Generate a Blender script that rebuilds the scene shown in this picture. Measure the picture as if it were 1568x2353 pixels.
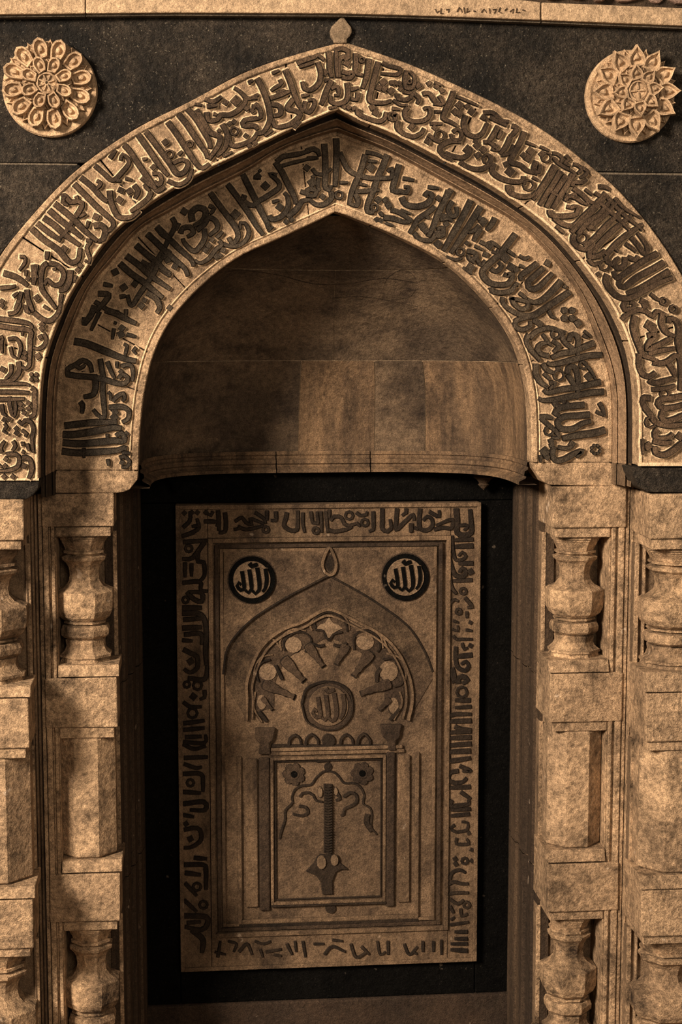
import bpy, bmesh, math, random
from mathutils import Vector, Matrix
random.seed(7)
for o in list(bpy.data.objects): bpy.data.objects.remove(o)
SC = bpy.context.scene
COL = SC.collection
W, H, F = 1568, 2353, 3620.0
VPX, VPY = 450.0, 770.0
DIST = 3.62                      # camera to the front wall plane (y = 0); 1 px = 1 mm there
CAMZ = 2.14
# ------------------------------------------------------------------ camera
th = math.atan((H/2-VPY)/F)
ph = math.atan((W/2-VPX)/F*math.cos(th))
FW = Vector((math.sin(ph)*math.cos(th), math.cos(ph)*math.cos(th), -math.sin(th)))
RT = Vector((math.cos(ph), -math.sin(ph), 0))
UP = RT.cross(FW)
CAM = Vector((0, -DIST, CAMZ))
cd = bpy.data.cameras.new('camera'); cam = bpy.data.objects.new('camera', cd); COL.objects.link(cam)
cd.sensor_fit = 'VERTICAL'; cd.sensor_height = 36; cd.lens = F/H*36
cd.clip_start = .05
cam.matrix_world = Matrix(((RT.x, UP.x, -FW.x, CAM.x), (RT.y, UP.y, -FW.y, CAM.y), (RT.z, UP.z, -FW.z, CAM.z), (0, 0, 0, 1)))
SC.camera = cam
# ------------------------------------------------------------------ world, lights, exposure
wd = bpy.data.worlds.new('world'); SC.world = wd; wd.use_nodes = True
wd.node_tree.nodes['Background'].inputs[0].default_value = (1.0, .84, .66, 1)
wd.node_tree.nodes['Background'].inputs[1].default_value = .05
def area(name, loc, tgt, size, power, col):
    l = bpy.data.lights.new(name, 'AREA'); l.shape = 'RECTANGLE'; l.size, l.size_y = size; l.energy = power; l.color = col
    o = bpy.data.objects.new(name, l); COL.objects.link(o); o.location = loc
    o.rotation_euler = (Vector(tgt)-Vector(loc)).to_track_quat('-Z', 'Y').to_euler()
    return o
area('daylight_opening', (-4.0, -4.6, 4.3), (.45, .1, 1.7), (1.5, 1.5), 1130, (1, .825, .635))
area('front_fill', (1.1, -4.4, 2.9), (.5, 0, 1.7), (1.8, 1.6), 66, (1, .82, .62))  # added fill light so the niche is not black; no opening there
vs = SC.view_settings
vs.view_transform = 'Standard'; vs.look = 'None'; vs.exposure = 0.0; vs.gamma = 1; vs.use_curve_mapping = False
# ------------------------------------------------------------------ pixel <-> plane
def ray(px, py):
    return FW + RT*((px-W/2)/F) + UP*((H/2-py)/F)
def P(px, py, Y=0.0):
    d = ray(px, py); t = (Y-CAM.y)/d.y
    return CAM + d*t
def X(px, Y=0.0, py=1650): return P(px, py, Y).x
def Z(py, Y=0.0, px=760): return P(px, py, Y).z
# ------------------------------------------------------------------ materials
def node(nt, t, **kw):
    n = nt.nodes.new(t)
    for k, v in kw.items(): setattr(n, k, v)
    return n
def stone(name, c1, c2, stain=(.02, .012, .008), stain_amt=.5, grain=.5, spots=0.0, streak=(1, 1, 1), rough=.88, bump=.75, speck=0.0, speckcol=(.25, .22, .18), mott=1.0):
    m = bpy.data.materials.new(name); m.use_nodes = True; nt = m.node_tree; L = nt.links.new
    b = nt.nodes['Principled BSDF']; b.inputs['Roughness'].default_value = rough
    b.inputs['Specular IOR Level'].default_value = .04 if 'black' in name else .18
    g = node(nt, 'ShaderNodeNewGeometry')
    mp = node(nt, 'ShaderNodeMapping'); mp.inputs['Scale'].default_value = streak; L(g.outputs['Position'], mp.inputs[0])
    def noise(sc, det, rg, src): 
        n = node(nt, 'ShaderNodeTexNoise'); n.inputs['Scale'].default_value = sc; n.inputs['Detail'].default_value = det; n.inputs['Roughness'].default_value = rg
        L(src, n.inputs['Vector']); return n.outputs[0]
    def rng(v, a, b_, c, d):
        n = node(nt, 'ShaderNodeMapRange'); n.inputs[1].default_value = a; n.inputs[2].default_value = b_; n.inputs[3].default_value = c; n.inputs[4].default_value = d
        L(v, n.inputs[0]); return n.outputs[0]
    def mix(f, a, b_, mode='MIX'):
        n = node(nt, 'ShaderNodeMix', data_type='RGBA', blend_type=mode)
        for s, v in ((n.inputs[0], f), (n.inputs[6], a), (n.inputs[7], b_)):
            if isinstance(v, (int, float)): s.default_value = v
            elif isinstance(v, tuple): s.default_value = (*v, 1)
            else: L(v, s)
        return n.outputs[2]
    pos = g.outputs['Position']
    big = rng(noise(4.1, 6, .65, mp.outputs[0]), .40, .60, 0, 1)
    col = mix(big, c1, c2)
    st = rng(noise(9, 10, .74, mp.outputs[0]), .47, .68, 0, stain_amt)
    col = mix(st, col, stain)
    mid = rng(noise(75, 5, .7, pos), .3, .7, 1-.38*mott, 1+.34*mott)
    fine = rng(noise(430, 2, .6, pos), .28, .72, 1-grain, 1+grain)
    vm = node(nt, 'ShaderNodeMath', operation='MULTIPLY'); L(mid, vm.inputs[0]); L(fine, vm.inputs[1])
    cmb = node(nt, 'ShaderNodeCombineColor'); [L(vm.outputs[0], cmb.inputs[i]) for i in range(3)]
    col = mix(1.0, col, cmb.outputs[0], 'MULTIPLY')
    if spots:
        col = mix(rng(noise(26, 3, .5, pos), .70, .75, 0, spots), col, (.62, .48, .36))
    if speck:
        col = mix(rng(noise(210, 2, .5, pos), .66, .74, 0, speck), col, speckcol)
    L(col, b.inputs['Base Color'])
    bm = node(nt, 'ShaderNodeBump'); bm.inputs['Strength'].default_value = bump; bm.inputs['Distance'].default_value = .005
    add = node(nt, 'ShaderNodeMath', operation='ADD'); L(mid, add.inputs[0]); L(noise(18, 6, .7, pos), add.inputs[1])
    L(add.outputs[0], bm.inputs['Height']); L(bm.outputs[0], b.inputs['Normal'])
    return m
M = {}
M['pale'] = stone('pale_sandstone', (.44, .30, .185), (.36, .245, .155), stain=(.07, .045, .028), stain_amt=.7, grain=.5, spots=.6)
M['pier'] = stone('pier_sandstone', (.47, .315, .19), (.30, .20, .122), stain=(.045, .029, .018), stain_amt=1.0, grain=.5, spots=.7, mott=1.6)
M['field'] = stone('frieze_ground', (.45, .305, .185), (.27, .18, .11), stain=(.070, .045, .028), stain_amt=.8, grain=.5, mott=1.5)
M['edge'] = stone('pale_edge', (.72, .52, .33), (.58, .41, .25), stain=(.28, .185, .11), stain_amt=.6, grain=.4)  # pale line around the outer letters and on border fillets
M['edge2'] = stone('pale_inner_edge', (.56, .39, .24), (.42, .285, .17), stain=(.18, .12, .07), stain_amt=.7, grain=.4)  # pale line around the inner letters
M['letter'] = stone('sooty_letter', (.100, .063, .038), (.034, .022, .014), stain=(.014, .010, .007), stain_amt=.9, grain=.7)
M['letter2'] = stone('sooty_letter_inner', (.036, .028, .020), (.070, .051, .034), stain=(.012, .009, .007), stain_amt=.8, grain=.75)
M['crev_shade'] = stone('painted_crevice_shade', (.010, .007, .005), (.018, .012, .008), stain_amt=.2, grain=.5)  # near-black colour painting shade around the letters and in the left boss
M['mould'] = stone('moulding_stone', (.22, .145, .088), (.14, .092, .056), stain=(.035, .022, .014), stain_amt=.9, grain=.5, streak=(1, 1, .35))
M['dark_stone'] = stone('dark_moulding', (.055, .036, .022), (.032, .021, .014), stain=(.012, .008, .006), stain_amt=.8, grain=.5, streak=(1.6, 1.6, .2))  # dark stone for the reveal recess, sill strips and backing
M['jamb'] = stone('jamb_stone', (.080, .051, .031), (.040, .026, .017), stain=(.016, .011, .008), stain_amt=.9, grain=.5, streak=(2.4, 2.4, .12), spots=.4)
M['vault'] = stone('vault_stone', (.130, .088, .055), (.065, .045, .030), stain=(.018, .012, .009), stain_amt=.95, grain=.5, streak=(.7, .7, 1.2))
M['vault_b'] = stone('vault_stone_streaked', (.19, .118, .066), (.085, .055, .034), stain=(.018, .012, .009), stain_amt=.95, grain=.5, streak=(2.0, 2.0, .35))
M['reveal'] = stone('reveal_stone', (.31, .20, .12), (.19, .124, .075), stain=(.05, .032, .02), stain_amt=.8, grain=.5)
M['baluster'] = stone('weathered_baluster', (.46, .305, .18), (.27, .178, .108), stain=(.028, .018, .012), stain_amt=1.0, grain=.5, spots=.6, mott=1.6)
M['mortar'] = stone('lime_mortar', (.40, .29, .19), (.33, .235, .15), stain_amt=.4, grain=.3)
M['slate'] = stone('dark_slate', (.038, .029, .021), (.0075, .0062, .005), stain=(.006, .0055, .005), stain_amt=.85, grain=.9, speck=.8, speckcol=(.16, .135, .10), rough=.75, mott=1.8)
M['black'] = stone('black_stone', (.0038, .0034, .003), (.0026, .0024, .0022), stain=(.001, .001, .001), stain_amt=.6, grain=.6, speck=.3, speckcol=(.04, .034, .027), rough=.8, spots=.12)
M['panel'] = stone('carved_panel_stone', (.175, .112, .066), (.105, .068, .041), stain=(.022, .014, .010), stain_amt=.9, grain=.5, streak=(1.6, 1.6, .6), spots=.3)
M['panel_lo'] = stone('carved_panel_ground', (.155, .100, .060), (.088, .057, .035), stain=(.022, .014, .010), stain_amt=.85, grain=.5)
M['panel_lt'] = stone('carved_panel_light', (.19, .127, .079), (.145, .096, .059), stain=(.06, .04, .025), stain_amt=.6, grain=.5)
M['panel_dk'] = stone('carved_panel_dark', (.016, .0105, .007), (.026, .017, .011), stain=(.006, .004, .003), stain_amt=.7, grain=.7)
M['panel_md'] = stone('carved_panel_brown', (.058, .037, .023), (.036, .023, .015), stain=(.012, .008, .006), stain_amt=.7, grain=.6)
M['band'] = stone('arch_band_shaded', (.100, .065, .039), (.056, .036, .023), stain=(.014, .009, .006), stain_amt=.9, grain=.6)
M['rosette'] = stone('rosette_stone', (.52, .355, .215), (.38, .255, .155), stain=(.11, .070, .043), stain_amt=.8, grain=.4)
M['cornice'] = stone('cornice_stone', (.44, .31, .195), (.35, .24, .15), stain=(.17, .115, .072), stain_amt=.7, grain=.4)
M['lip'] = stone('grey_lip_stone', (.14, .11, .08), (.10, .08, .058), grain=.5)
M['rubble'] = stone('reddish_rubble', (.30, .19, .135), (.19, .125, .10), stain_amt=.6, grain=.4)
M['floor'] = stone('floor_stone', (.20, .14, .09), (.14, .10, .07), grain=.4)
M['leaf'] = stone('finial_stone', (.21, .15, .095), (.17, .12, .078), stain_amt=.3, grain=.4)
# ------------------------------------------------------------------ object helpers
def link(name, me, mats, parent=None):
    o = bpy.data.objects.new(name, me); COL.objects.link(o)
    for m in (mats if isinstance(mats, (list, tuple)) else [mats]): me.materials.append(m)
    if parent: o.parent = parent
    return o
def build(name, V, Fc, mats, parent=None, idx=None, smooth=False):
    me = bpy.data.meshes.new(name); me.from_pydata([tuple(v) for v in V], [], Fc)
    if idx:
        for p, i in zip(me.polygons, idx): p.material_index = i
    if smooth:
        for p in me.polygons: p.use_smooth = True
    return link(name, me, mats, parent)
def fix(o):
    bm = bmesh.new(); bm.from_mesh(o.data); bmesh.ops.recalc_face_normals(bm, faces=bm.faces); bm.to_mesh(o.data); bm.free(); return o
def thing(name, label, cat, group=None):
    o = bpy.data.objects.new(name, None); COL.objects.link(o); o.empty_display_size = .05
    o['label'] = label; o['category'] = cat
    if group: o['group'] = group
    return o
def tag(o, label, cat, group=None):
    o['label'] = label; o['category'] = cat
    if group: o['group'] = group
    return o
def bevel(o, w=.003, seg=1):
    md = o.modifiers.new('bevel', 'BEVEL'); md.width = w; md.segments = seg; md.limit_method = 'ANGLE'; md.angle_limit = .6
    return o
def rough(bm, amt, cuts=0):
    pass
def box(name, x0, x1, y0, y1, z0, z1, mat, parent=None, bv=.003, wob=0.0):
    x0, x1 = min(x0, x1), max(x0, x1); z0, z1 = min(z0, z1), max(z0, z1); y0, y1 = min(y0, y1), max(y0, y1)
    V = [(x, y, z) for x in (x0, x1) for y in (y0, y1) for z in (z0, z1)]
    if wob: V = [(x+random.uniform(-wob, wob), y, z+random.uniform(-wob, wob)) for x, y, z in V]
    Fc = [(0, 1, 3, 2), (4, 6, 7, 5), (0, 4, 5, 1), (2, 3, 7, 6), (0, 2, 6, 4), (1, 5, 7, 3)]
    o = build(name, V, Fc, mat, parent)
    if bv: bevel(o, bv, 2)
    return o
def prism(name, pts, y0, y1, mat, parent=None, bv=0):
    """closed outline of (x, z) points extruded from depth y0 (front) to y1"""
    n = len(pts); V = [(p[0], y0, p[1]) for p in pts]+[(p[0], y1, p[1]) for p in pts]
    Fc = [tuple(range(n)), tuple(range(2*n-1, n-1, -1))]+[(i, i+n, (i+1) % n+n, (i+1) % n) for i in range(n)]
    o = fix(build(name, V, Fc, mat, parent))
    if bv: bevel(o, bv, 2)
    return o
def pxprism(name, pts, y0, y1, mat, parent=None, bv=0):
    return prism(name, [(P(a, b, y0).x, P(a, b, y0).z) for a, b in pts], y0, y1, mat, parent, bv)
def catmull(pts, step=4.0, closed=False):
    if len(pts) == 2 and not closed:
        (x0, y0), (x1, y1) = pts; n = max(2, int(math.hypot(x1-x0, y1-y0)/14))
        return [(x0+(x1-x0)*i/n, y0+(y1-y0)*i/n) for i in range(n+1)]
    out = []; n = len(pts); segs = n if closed else n-1
    for i in range(segs):
        p1 = pts[i]; p2 = pts[(i+1) % n]
        p0 = pts[i-1] if (closed or i > 0) else (2*p1[0]-p2[0], 2*p1[1]-p2[1])
        p3 = pts[(i+2) % n] if (closed or i+2 < n) else (2*p2[0]-p1[0], 2*p2[1]-p1[1])
        m = max(1, int(math.hypot(p2[0]-p1[0], p2[1]-p1[1])/step))
        for k in range(m):
            t = k/m; t2 = t*t; t3 = t2*t
            out.append(tuple(.5*(2*p1[j]+(p2[j]-p0[j])*t+(2*p0[j]-5*p1[j]+4*p2[j]-p3[j])*t2+(3*p1[j]-p0[j]-3*p2[j]+p3[j])*t3) for j in (0, 1)))
    if not closed: out.append(tuple(pts[-1]))
    return out
# ------------------------------------------------------------------ carved strokes
def stroke(pts, w, Y, mats, parent, name='carved_letter', h=.009, fl=3.4, closed=False, taper=True):
    """a raised carved stroke along pixel-traced points lying on the plane y = Y"""
    pts = catmull(pts, 6.0, closed); h += random.uniform(-.0007, .0007)
    n = len(pts); rows = []; NP = 10
    def nrm(i):
        a = pts[(i-1) % n] if (closed or i > 0) else pts[0]; b = pts[(i+1) % n] if (closed or i < n-1) else pts[-1]
        dx, dy = b[0]-a[0], b[1]-a[1]; l = math.hypot(dx, dy) or 1
        return dx/l, dy/l
    hw = w/2
    for i, (x, y) in enumerate(pts):
        tx, ty = nrm(i); k = 1.0
        if taper and not closed:
            u = i/(n-1); k = 1.0 if u < .6 else 1-.30*(u-.6)/.4
        a = hw*k
        e = min(1.5, a*.42)
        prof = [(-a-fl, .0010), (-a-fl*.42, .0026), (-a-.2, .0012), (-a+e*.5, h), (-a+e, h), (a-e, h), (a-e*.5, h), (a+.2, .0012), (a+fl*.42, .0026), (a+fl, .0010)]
        if not closed and i == 0:
            rows.append([(x-tx*fl-ty*o*.8, y-ty*fl+tx*o*.8, .0010) for o, _ in prof])
            rows.append([(x-ty*o, y+tx*o, .0012) for o, _ in prof])
            x, y = x+tx*1.0, y+ty*1.0
        rows.append([(x-ty*o, y+tx*o, hh) for o, hh in prof])
        if not closed and i == n-1:
            rows[-1] = [(px-tx*1.0, py-ty*1.0, hh) for px, py, hh in rows[-1]]
            rows.append([(x-ty*o, y+tx*o, .0014) for o, _ in prof])
            rows.append([(x+tx*fl-ty*o*.8, y+ty*fl+tx*o*.8, .0010) for o, _ in prof])
    V = []; Fc = []; idx = []
    for r in rows:
        for px, py, hh in r:
            q = P(px, py, Y); V.append((q.x, Y-hh, q.z))
    R = len(rows)
    for r in range(R if closed else R-1):
        r2 = (r+1) % R
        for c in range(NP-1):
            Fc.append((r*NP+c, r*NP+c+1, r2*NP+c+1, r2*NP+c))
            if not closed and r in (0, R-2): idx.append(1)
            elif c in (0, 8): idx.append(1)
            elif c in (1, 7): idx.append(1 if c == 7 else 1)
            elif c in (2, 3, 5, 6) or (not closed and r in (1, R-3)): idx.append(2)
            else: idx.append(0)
    if len(mats) < 3: mats = list(mats)+[mats[0]]
    return build(name, V, Fc, mats, parent, idx)
def ngon_boss(cx, cy, rad, Y, mats, parent, name='carved_dot', h=.008, n=4, rot=0.0, fl=2.0, sy=1.0):
    V = []; Fc = []; idx = []
    if len(mats) < 3: mats = list(mats)+[mats[0]]
    h += random.uniform(-.0005, .0005)
    rot += random.uniform(-.15, .15)
    for (r, hh) in ((rad+fl, .0012), (rad, .0014), (rad-.6, h), (rad-1.6, h)):
        for k in range(n):
            a = rot+2*math.pi*k/n; q = P(cx+r*math.cos(a), cy+r*sy*math.sin(a), Y); V.append((q.x, Y-hh, q.z))
    for j in (0, 1, 2):
        for k in range(n):
            k2 = (k+1) % n; Fc.append((j*n+k, j*n+k2, (j+1)*n+k2, (j+1)*n+k)); idx.append(1 if j == 0 else 2)
    Fc.append(tuple(range(3*n, 4*n))); idx.append(0)
    return build(name, V, Fc, mats, parent, idx)
def script(data, org, sc, Y, mats, parent, h=.010, fl=3.4, wk=1.0):
    """entries split by ; ::: 'w:x,y x,y ..' stroke, 'd:x,y[,r] ..' diamonds, 'r:x,y,r' ring, 'f:x,y,r' four-petal flower, 'o:' round boss"""
    cnt = 0
    for ent in data.replace('\n', ';').split(';'):
        ent = ent.strip()
        if not ent: continue
        k, body = ent.split(':'); pts = [tuple(float(v) for v in p.split(',')) for p in body.split()]
        g = lambda p: (org[0]+p[0]/sc, org[1]+p[1]/sc)
        if k == 'd':
            for p in pts:
                x, y = g(p); ngon_boss(x, y, (p[2] if len(p) > 2 else 7)*1.12, Y, mats, parent, h=h*.9, fl=fl*.8, rot=random.uniform(-.3, .3)); cnt += 1
        elif k == 'o':
            for p in pts:
                x, y = g(p); ngon_boss(x, y, p[2], Y, mats, parent, h=h, fl=fl, n=14); cnt += 1
        elif k == 'r':
            for p in pts:
                x, y = g(p); r = p[2]
                stroke([(x+r*math.cos(a), y+r*math.sin(a)) for a in [i*math.pi/4 for i in range(8)]], 5.5, Y, mats, parent, 'carved_ring', h, fl*.7, True); cnt += 1
        elif k == 'f':
            for p in pts:
                x, y = g(p); r = p[2]; npet = int(p[3]) if len(p) > 3 else 4
                for i in range(npet):
                    a = 2*math.pi*(i+.5)/npet
                    ngon_boss(x+r*.58*math.cos(a), y+r*.58*math.sin(a), r*(.42 if npet < 6 else .27), Y, mats, parent, 'carved_petal', h, 6, a, fl*.7); cnt += 1
        else:
            stroke([g(p) for p in pts], float(k)*wk, Y, mats, parent, h=h, fl=fl); cnt += 1
    return cnt
OUTER = [
((0, 700), 4.994, """10:90,110 180,90 230,20 240,-30;12:300,0 310,70 350,100;12:390,90 480,160 570,190 650,130 690,50 700,-20
12:-60,158 0,165 200,190 340,220 375,280;12:-60,238 0,245 150,270 350,300 350,400 350,500 345,620 340,700 290,735 250,710;8:265,240 260,360
d:485,230,8 485,275,8 465,370 440,590,9 290,555 285,615 30,740,8;10:500,330 535,400 510,470 440,510 380,490
9:0,390 30,370 20,460 30,560;9:90,400 190,390 245,490 215,620;8:120,480 150,590 200,620;12:215,650 225,760 160,850 70,885 -60,880;9:130,680 130,780 60,860
f:390,830,14;9:-60,915 150,905 300,910 350,930;10:-60,1000 180,1000 340,1010;12:360,950 400,980 400,1080 405,1180 390,1270 330,1290;10:-60,1085 150,1085 290,1080
10:110,1050 120,1180 160,1280 180,1200 180,1100;10:20,1140 40,1250 80,1280;d:240,1140 240,1190 330,1130 330,1190 280,1240 190,1420 190,1470 50,1320 100,1310 70,1770 60,1850 280,1850,8 50,1970 150,1970 -30,1900
10:210,1330 250,1370 290,1330 350,1340 390,1430 370,1530 380,1650 390,1700;9:250,1440 310,1480 290,1520;9:310,1590 340,1680;8:50,1360 80,1400 40,1450 90,1480
9:150,1560 180,1620 140,1680;9:240,1600 290,1590;9:250,1680 290,1700;9:30,1700 10,1640 60,1560;10:70,1720 150,1710 220,1740 210,1850 100,1900 -60,1905;12:250,1750 340,1770 370,1870 350,1960 330,2000;8:-40,1830 30,1860
9:-300,1000 -200,960 -120,1010;9:-340,1300 -200,1320 -100,1290;9:-300,1500 -180,1560 -90,1500;9:-280,1700 -100,1700;9:-260,1880 -120,1860;9:-280,700 -160,640 -60,700;9:-260,500 -80,470;9:-200,300 -60,380"""),
((0, 400), 4.0, """8:180,760 225,760 235,810 180,890;8:245,880 240,940;d:260,960 740,840 715,880 340,1140,9 20,1170 20,1210 885,395,10 590,690,10 1110,150,9 1100,240,10 1190,160,9 1340,110 1470,80
13:310,830 320,920 310,1020;10:340,830 330,920 350,960;12:440,820 400,850 380,950 390,1060 460,1160 520,1240;12:450,820 530,840 590,920 560,1010 490,1020 440,970 410,1020;10:500,860 510,890
14:650,880 640,980 600,1060 540,1070;8:700,930 680,1000;10:440,710 430,790;14:290,500 400,600 540,700 640,810 720,790 740,680;14:30,910 130,940 200,980 260,1030;12:250,1060 260,1150 310,1270
10:0,1050 110,1040 150,1030;10:200,1080 180,1160 140,1250;8:120,1130 170,1090;8:400,1210 460,1250;10:570,1100 555,1200
14:500,270 600,350 680,420 800,540 900,620;14:450,330 550,420 640,490 760,590;14:400,400 500,470 600,560 740,660;13:340,450 440,530 540,600 560,620
13:680,90 760,170 900,310 1040,440 1030,500 990,530;12:560,210 600,200 650,260 720,250 760,270 740,330 680,420 600,540 540,600;10:600,200 580,260 630,290;9:700,200 720,240;9:790,360 730,400;8:820,430 800,500
14:860,480 930,470 970,520 950,600 900,620;9:790,610 840,620 800,680 830,780 820,820 780,790;13:740,30 850,120 930,210 990,260;9:890,60 930,90 880,150;13:1010,150 1020,250 1060,350 1100,400 1200,400 1280,340
12:1390,160 1370,220 1290,290 1200,350;12:1230,100 1270,160 1240,230;9:1070,60 1120,70;9:1150,40 1220,60;12:1300,30 1380,100 1440,140"""),
((200, 180), 4.0, """11:70,800 160,880 240,940 330,860 390,770 330,700 310,760;10:210,740 270,660;13:340,610 400,680 500,830 600,970 650,1040 720,1000;9:530,990 580,1040;13:470,520 570,660 680,820 750,900
13:540,490 640,620 760,780 830,880 900,860 930,790 880,750 780,790;8:510,750 560,740;d:610,820,8 720,590,9 1370,210,13 1275,225,8 1160,510 1350,400 1310,420 1460,530 1490,620 1540,600 1470,280
10:600,880 660,880 690,940 660,990 620,940;11:740,940 840,980 930,930 970,830;r:760,700,9 945,605,7 1355,490,9;8:840,710 880,670;13:740,400 830,520 920,660 1000,780 1060,830 1130,790;13:840,330 920,430 1020,580 1090,680 1110,740
13:920,280 1000,370 1080,500 1130,600 1130,650;13:1000,290 1070,400 1130,500 1220,540 1210,620 1120,750;8:990,240 1060,250;11:1080,190 1160,220 1240,170;11:1100,260 1200,250;12:1100,310 1120,390 1200,380 1230,340 1310,340 1400,290 1460,200 1400,120 1350,90
9:1160,330 1200,340;12:1240,420 1290,520 1270,640 1190,720;9:1200,470 1230,500;11:1300,530 1330,620 1430,610 1530,560 1568,500;8:1250,720 1340,680;11:1568,370 1450,390 1440,440 1568,440;10:1568,180 1500,190;10:1540,240 1530,290;6:1490,20 1500,60"""),
((560, 20), 4.0, """13:120,640 170,730 220,860 240,960 240,1040 180,1140 110,1150;8:50,680 90,660;10:0,820 60,830 140,790;12:20,1080 100,1080 130,1120;10:100,870 150,930 160,1000 110,1020;d:25,920 80,940 500,1050 470,1080 745,590,9 945,505,9 920,905 965,915 1010,920 1180,910,9 1210,960,9 1280,680,10 1240,730,9 1290,740,9 1350,760,9 1380,690 1440,740 1430,690 1550,1080
8:260,600 330,570;9:330,650 350,690 290,730 250,760;11:240,830 330,800 430,760;8:300,780 380,750;13:380,560 420,650 450,740 490,850 550,960;12:460,830 400,920 470,940 520,980 440,1060 340,1090 280,1080 270,1020;12:250,880 330,900 340,970 270,990;8:190,1170 270,1120
11:490,510 560,480 650,450 680,430 740,480;9:510,540 580,520 650,500;12:680,490 710,600 690,690 620,750 560,740 540,670;8:740,670 790,650;9:530,810 610,790;10:570,850 560,920 600,960 650,890 640,840 590,850
13:780,400 790,480 790,560 810,640;10:850,400 850,520 860,640;12:830,390 900,370 960,400 960,440 890,460 870,540 880,640;9:920,480 980,450;12:1030,410 1030,500 1030,590 1100,620;12:900,580 960,600 1010,590 980,640 900,640;r:1085,475,6 1365,995,10
13:1150,460 1140,560 1120,660 1090,740;13:1240,490 1210,600 1180,720 1160,850 1280,870 1360,850;10:980,750 1060,730;11:1050,770 1040,840 980,830;12:950,680 960,780 940,850 870,880 800,860 800,800;10:800,740 860,720 870,800 830,800;13:810,660 770,740 740,820 710,890;8:780,920 860,905
12:1050,920 1050,970 1130,1010 1230,1040 1290,1020 1310,950;10:1270,500 1330,530 1440,560 1410,610 1260,600;9:1360,920 1440,930"""),
((900, 130), 4.0, """11:140,130 120,200 130,290 190,290 210,200 160,140;r:160,235,5 440,725,11 880,945,11 1420,930,11 1255,1185,12;11:50,340 60,390 140,400 190,350 100,330;8:10,400 80,450 150,450;10:190,330 250,390 230,440;11:150,470 120,510 130,570 200,600 300,590 350,540 340,470 290,490;8:390,510 460,510
11:280,350 340,340 400,420 470,450;9:430,360 470,440 380,440;d:240,270,9 340,250 410,280 460,320 180,650,9 390,655 330,780,9 620,450,10 580,510,9 620,530,9 690,460 730,510,9 700,860,12 780,820,9 840,860,9 770,780 790,910,9 950,830,8 1050,990,8 1085,1060,12 1270,870,10 1250,935,11 1210,910,8 1380,900,9
8:390,240 460,270;12:60,590 50,650 100,710 200,740 280,700 300,660;9:350,620 470,620;10:330,720 400,770 450,800;12:570,320 540,400 500,480 470,570 530,600 600,640;8:590,370 690,410 800,460;12:680,540 660,620 680,700 760,740 830,710 880,610;12:980,640 930,730 880,790;12:820,550 880,590
11:840,520 930,520 1000,590 1080,600;11:900,560 1000,610 1060,640;10:1010,680 970,760;9:560,700 600,670 640,700 630,760 560,770 540,710;13:640,780 540,780 450,830 460,900 560,960;12:490,890 560,920 660,930 720,880 700,830;12:620,970 700,1020 800,1040 880,1010 910,940 880,900
10:840,790 900,790 950,840 970,870 910,850;12:1100,640 1150,660 1110,720 1080,740;12:1090,740 1050,830 990,900;9:1000,910 1080,890 1120,810;13:1220,690 1180,790 1130,880 1090,970 1180,1000 1240,1050 1340,1080;13:940,980 920,1050 980,1110 1090,1150 1190,1150 1210,1100
8:1230,790 1330,830;8:1360,830 1450,870;12:1330,960 1300,1050 1350,1060 1360,990;10:1210,1100 1220,1180;8:1290,1110 1350,1145;13:1070,1180 1080,1250 1180,1290 1290,1280 1330,1240;12:10,560 30,520 30,600;11:-20,250 30,240 60,270"""),
((1176, 270), 4.0, """9:370,330 420,340 460,380 440,430;9:490,350 520,390 480,420 540,450;9:560,430 600,440 640,480 600,520;9:640,460 690,500 660,540 620,560;9:380,370 420,420 500,470 560,500 580,550;14:400,440 330,560 250,680 190,760;14:450,490 380,610 300,730 250,810;14:500,530 420,650 360,740 310,830
14:560,520 500,630 430,740 370,840;9:330,670 420,720;13:350,850 360,900 480,910 590,890 600,820 540,830 500,820;d:510,730,9 570,720,9 790,1440,6;9:480,770 520,730 590,750 650,790 700,800 680,770;13:380,920 460,980 560,1000 640,930 740,830 860,690
12:560,650 640,710 700,770 760,790;11:550,640 560,600 640,600 690,570;8:670,660 740,720;11:790,640 850,640 900,670;10:760,690 800,720 860,720;13:540,1060 640,960 760,840 860,730;13:600,1080 700,960 800,890 900,770;13:690,1030 760,970 850,900 960,780;13:660,1190 760,1110 880,980 1020,850
13:730,1250 830,1130 960,1010 1100,900;13:860,1270 960,1160 1070,1070 1200,980;10:850,710 930,800 1030,900 1130,980 1200,1040;10:800,780 900,870 1000,960 1080,1040;9:940,740 1020,830 1180,930;13:570,1080 560,1140 620,1200 700,1210 760,1160;r:645,1110,12 850,1360,12 1390,1690,8
12:700,1000 770,1030;13:720,1210 710,1280 800,1270 860,1220;9:400,1000 480,1070;11:1090,1100 1150,1170 1220,1260 1240,1190 1150,1060;10:1040,1160 1110,1210 1140,1240;8:940,1200 980,1240;12:1060,1280 1130,1310 1160,1270;13:1040,1280 1030,1360 970,1390 940,1330 990,1290
12:860,1270 880,1330 930,1360;10:700,1300 740,1350 830,1330;14:1340,1250 1220,1310 1100,1390 1000,1460 960,1480 930,1410;14:1400,1330 1300,1390 1150,1470 1030,1560 980,1530 1000,1460;14:1450,1410 1350,1470 1200,1560 1050,1620;14:880,1440 860,1500 900,1580 980,1650 1080,1660 1200,1600 1350,1520 1480,1470
9:1270,1620 1330,1670 1390,1690"""),
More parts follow.
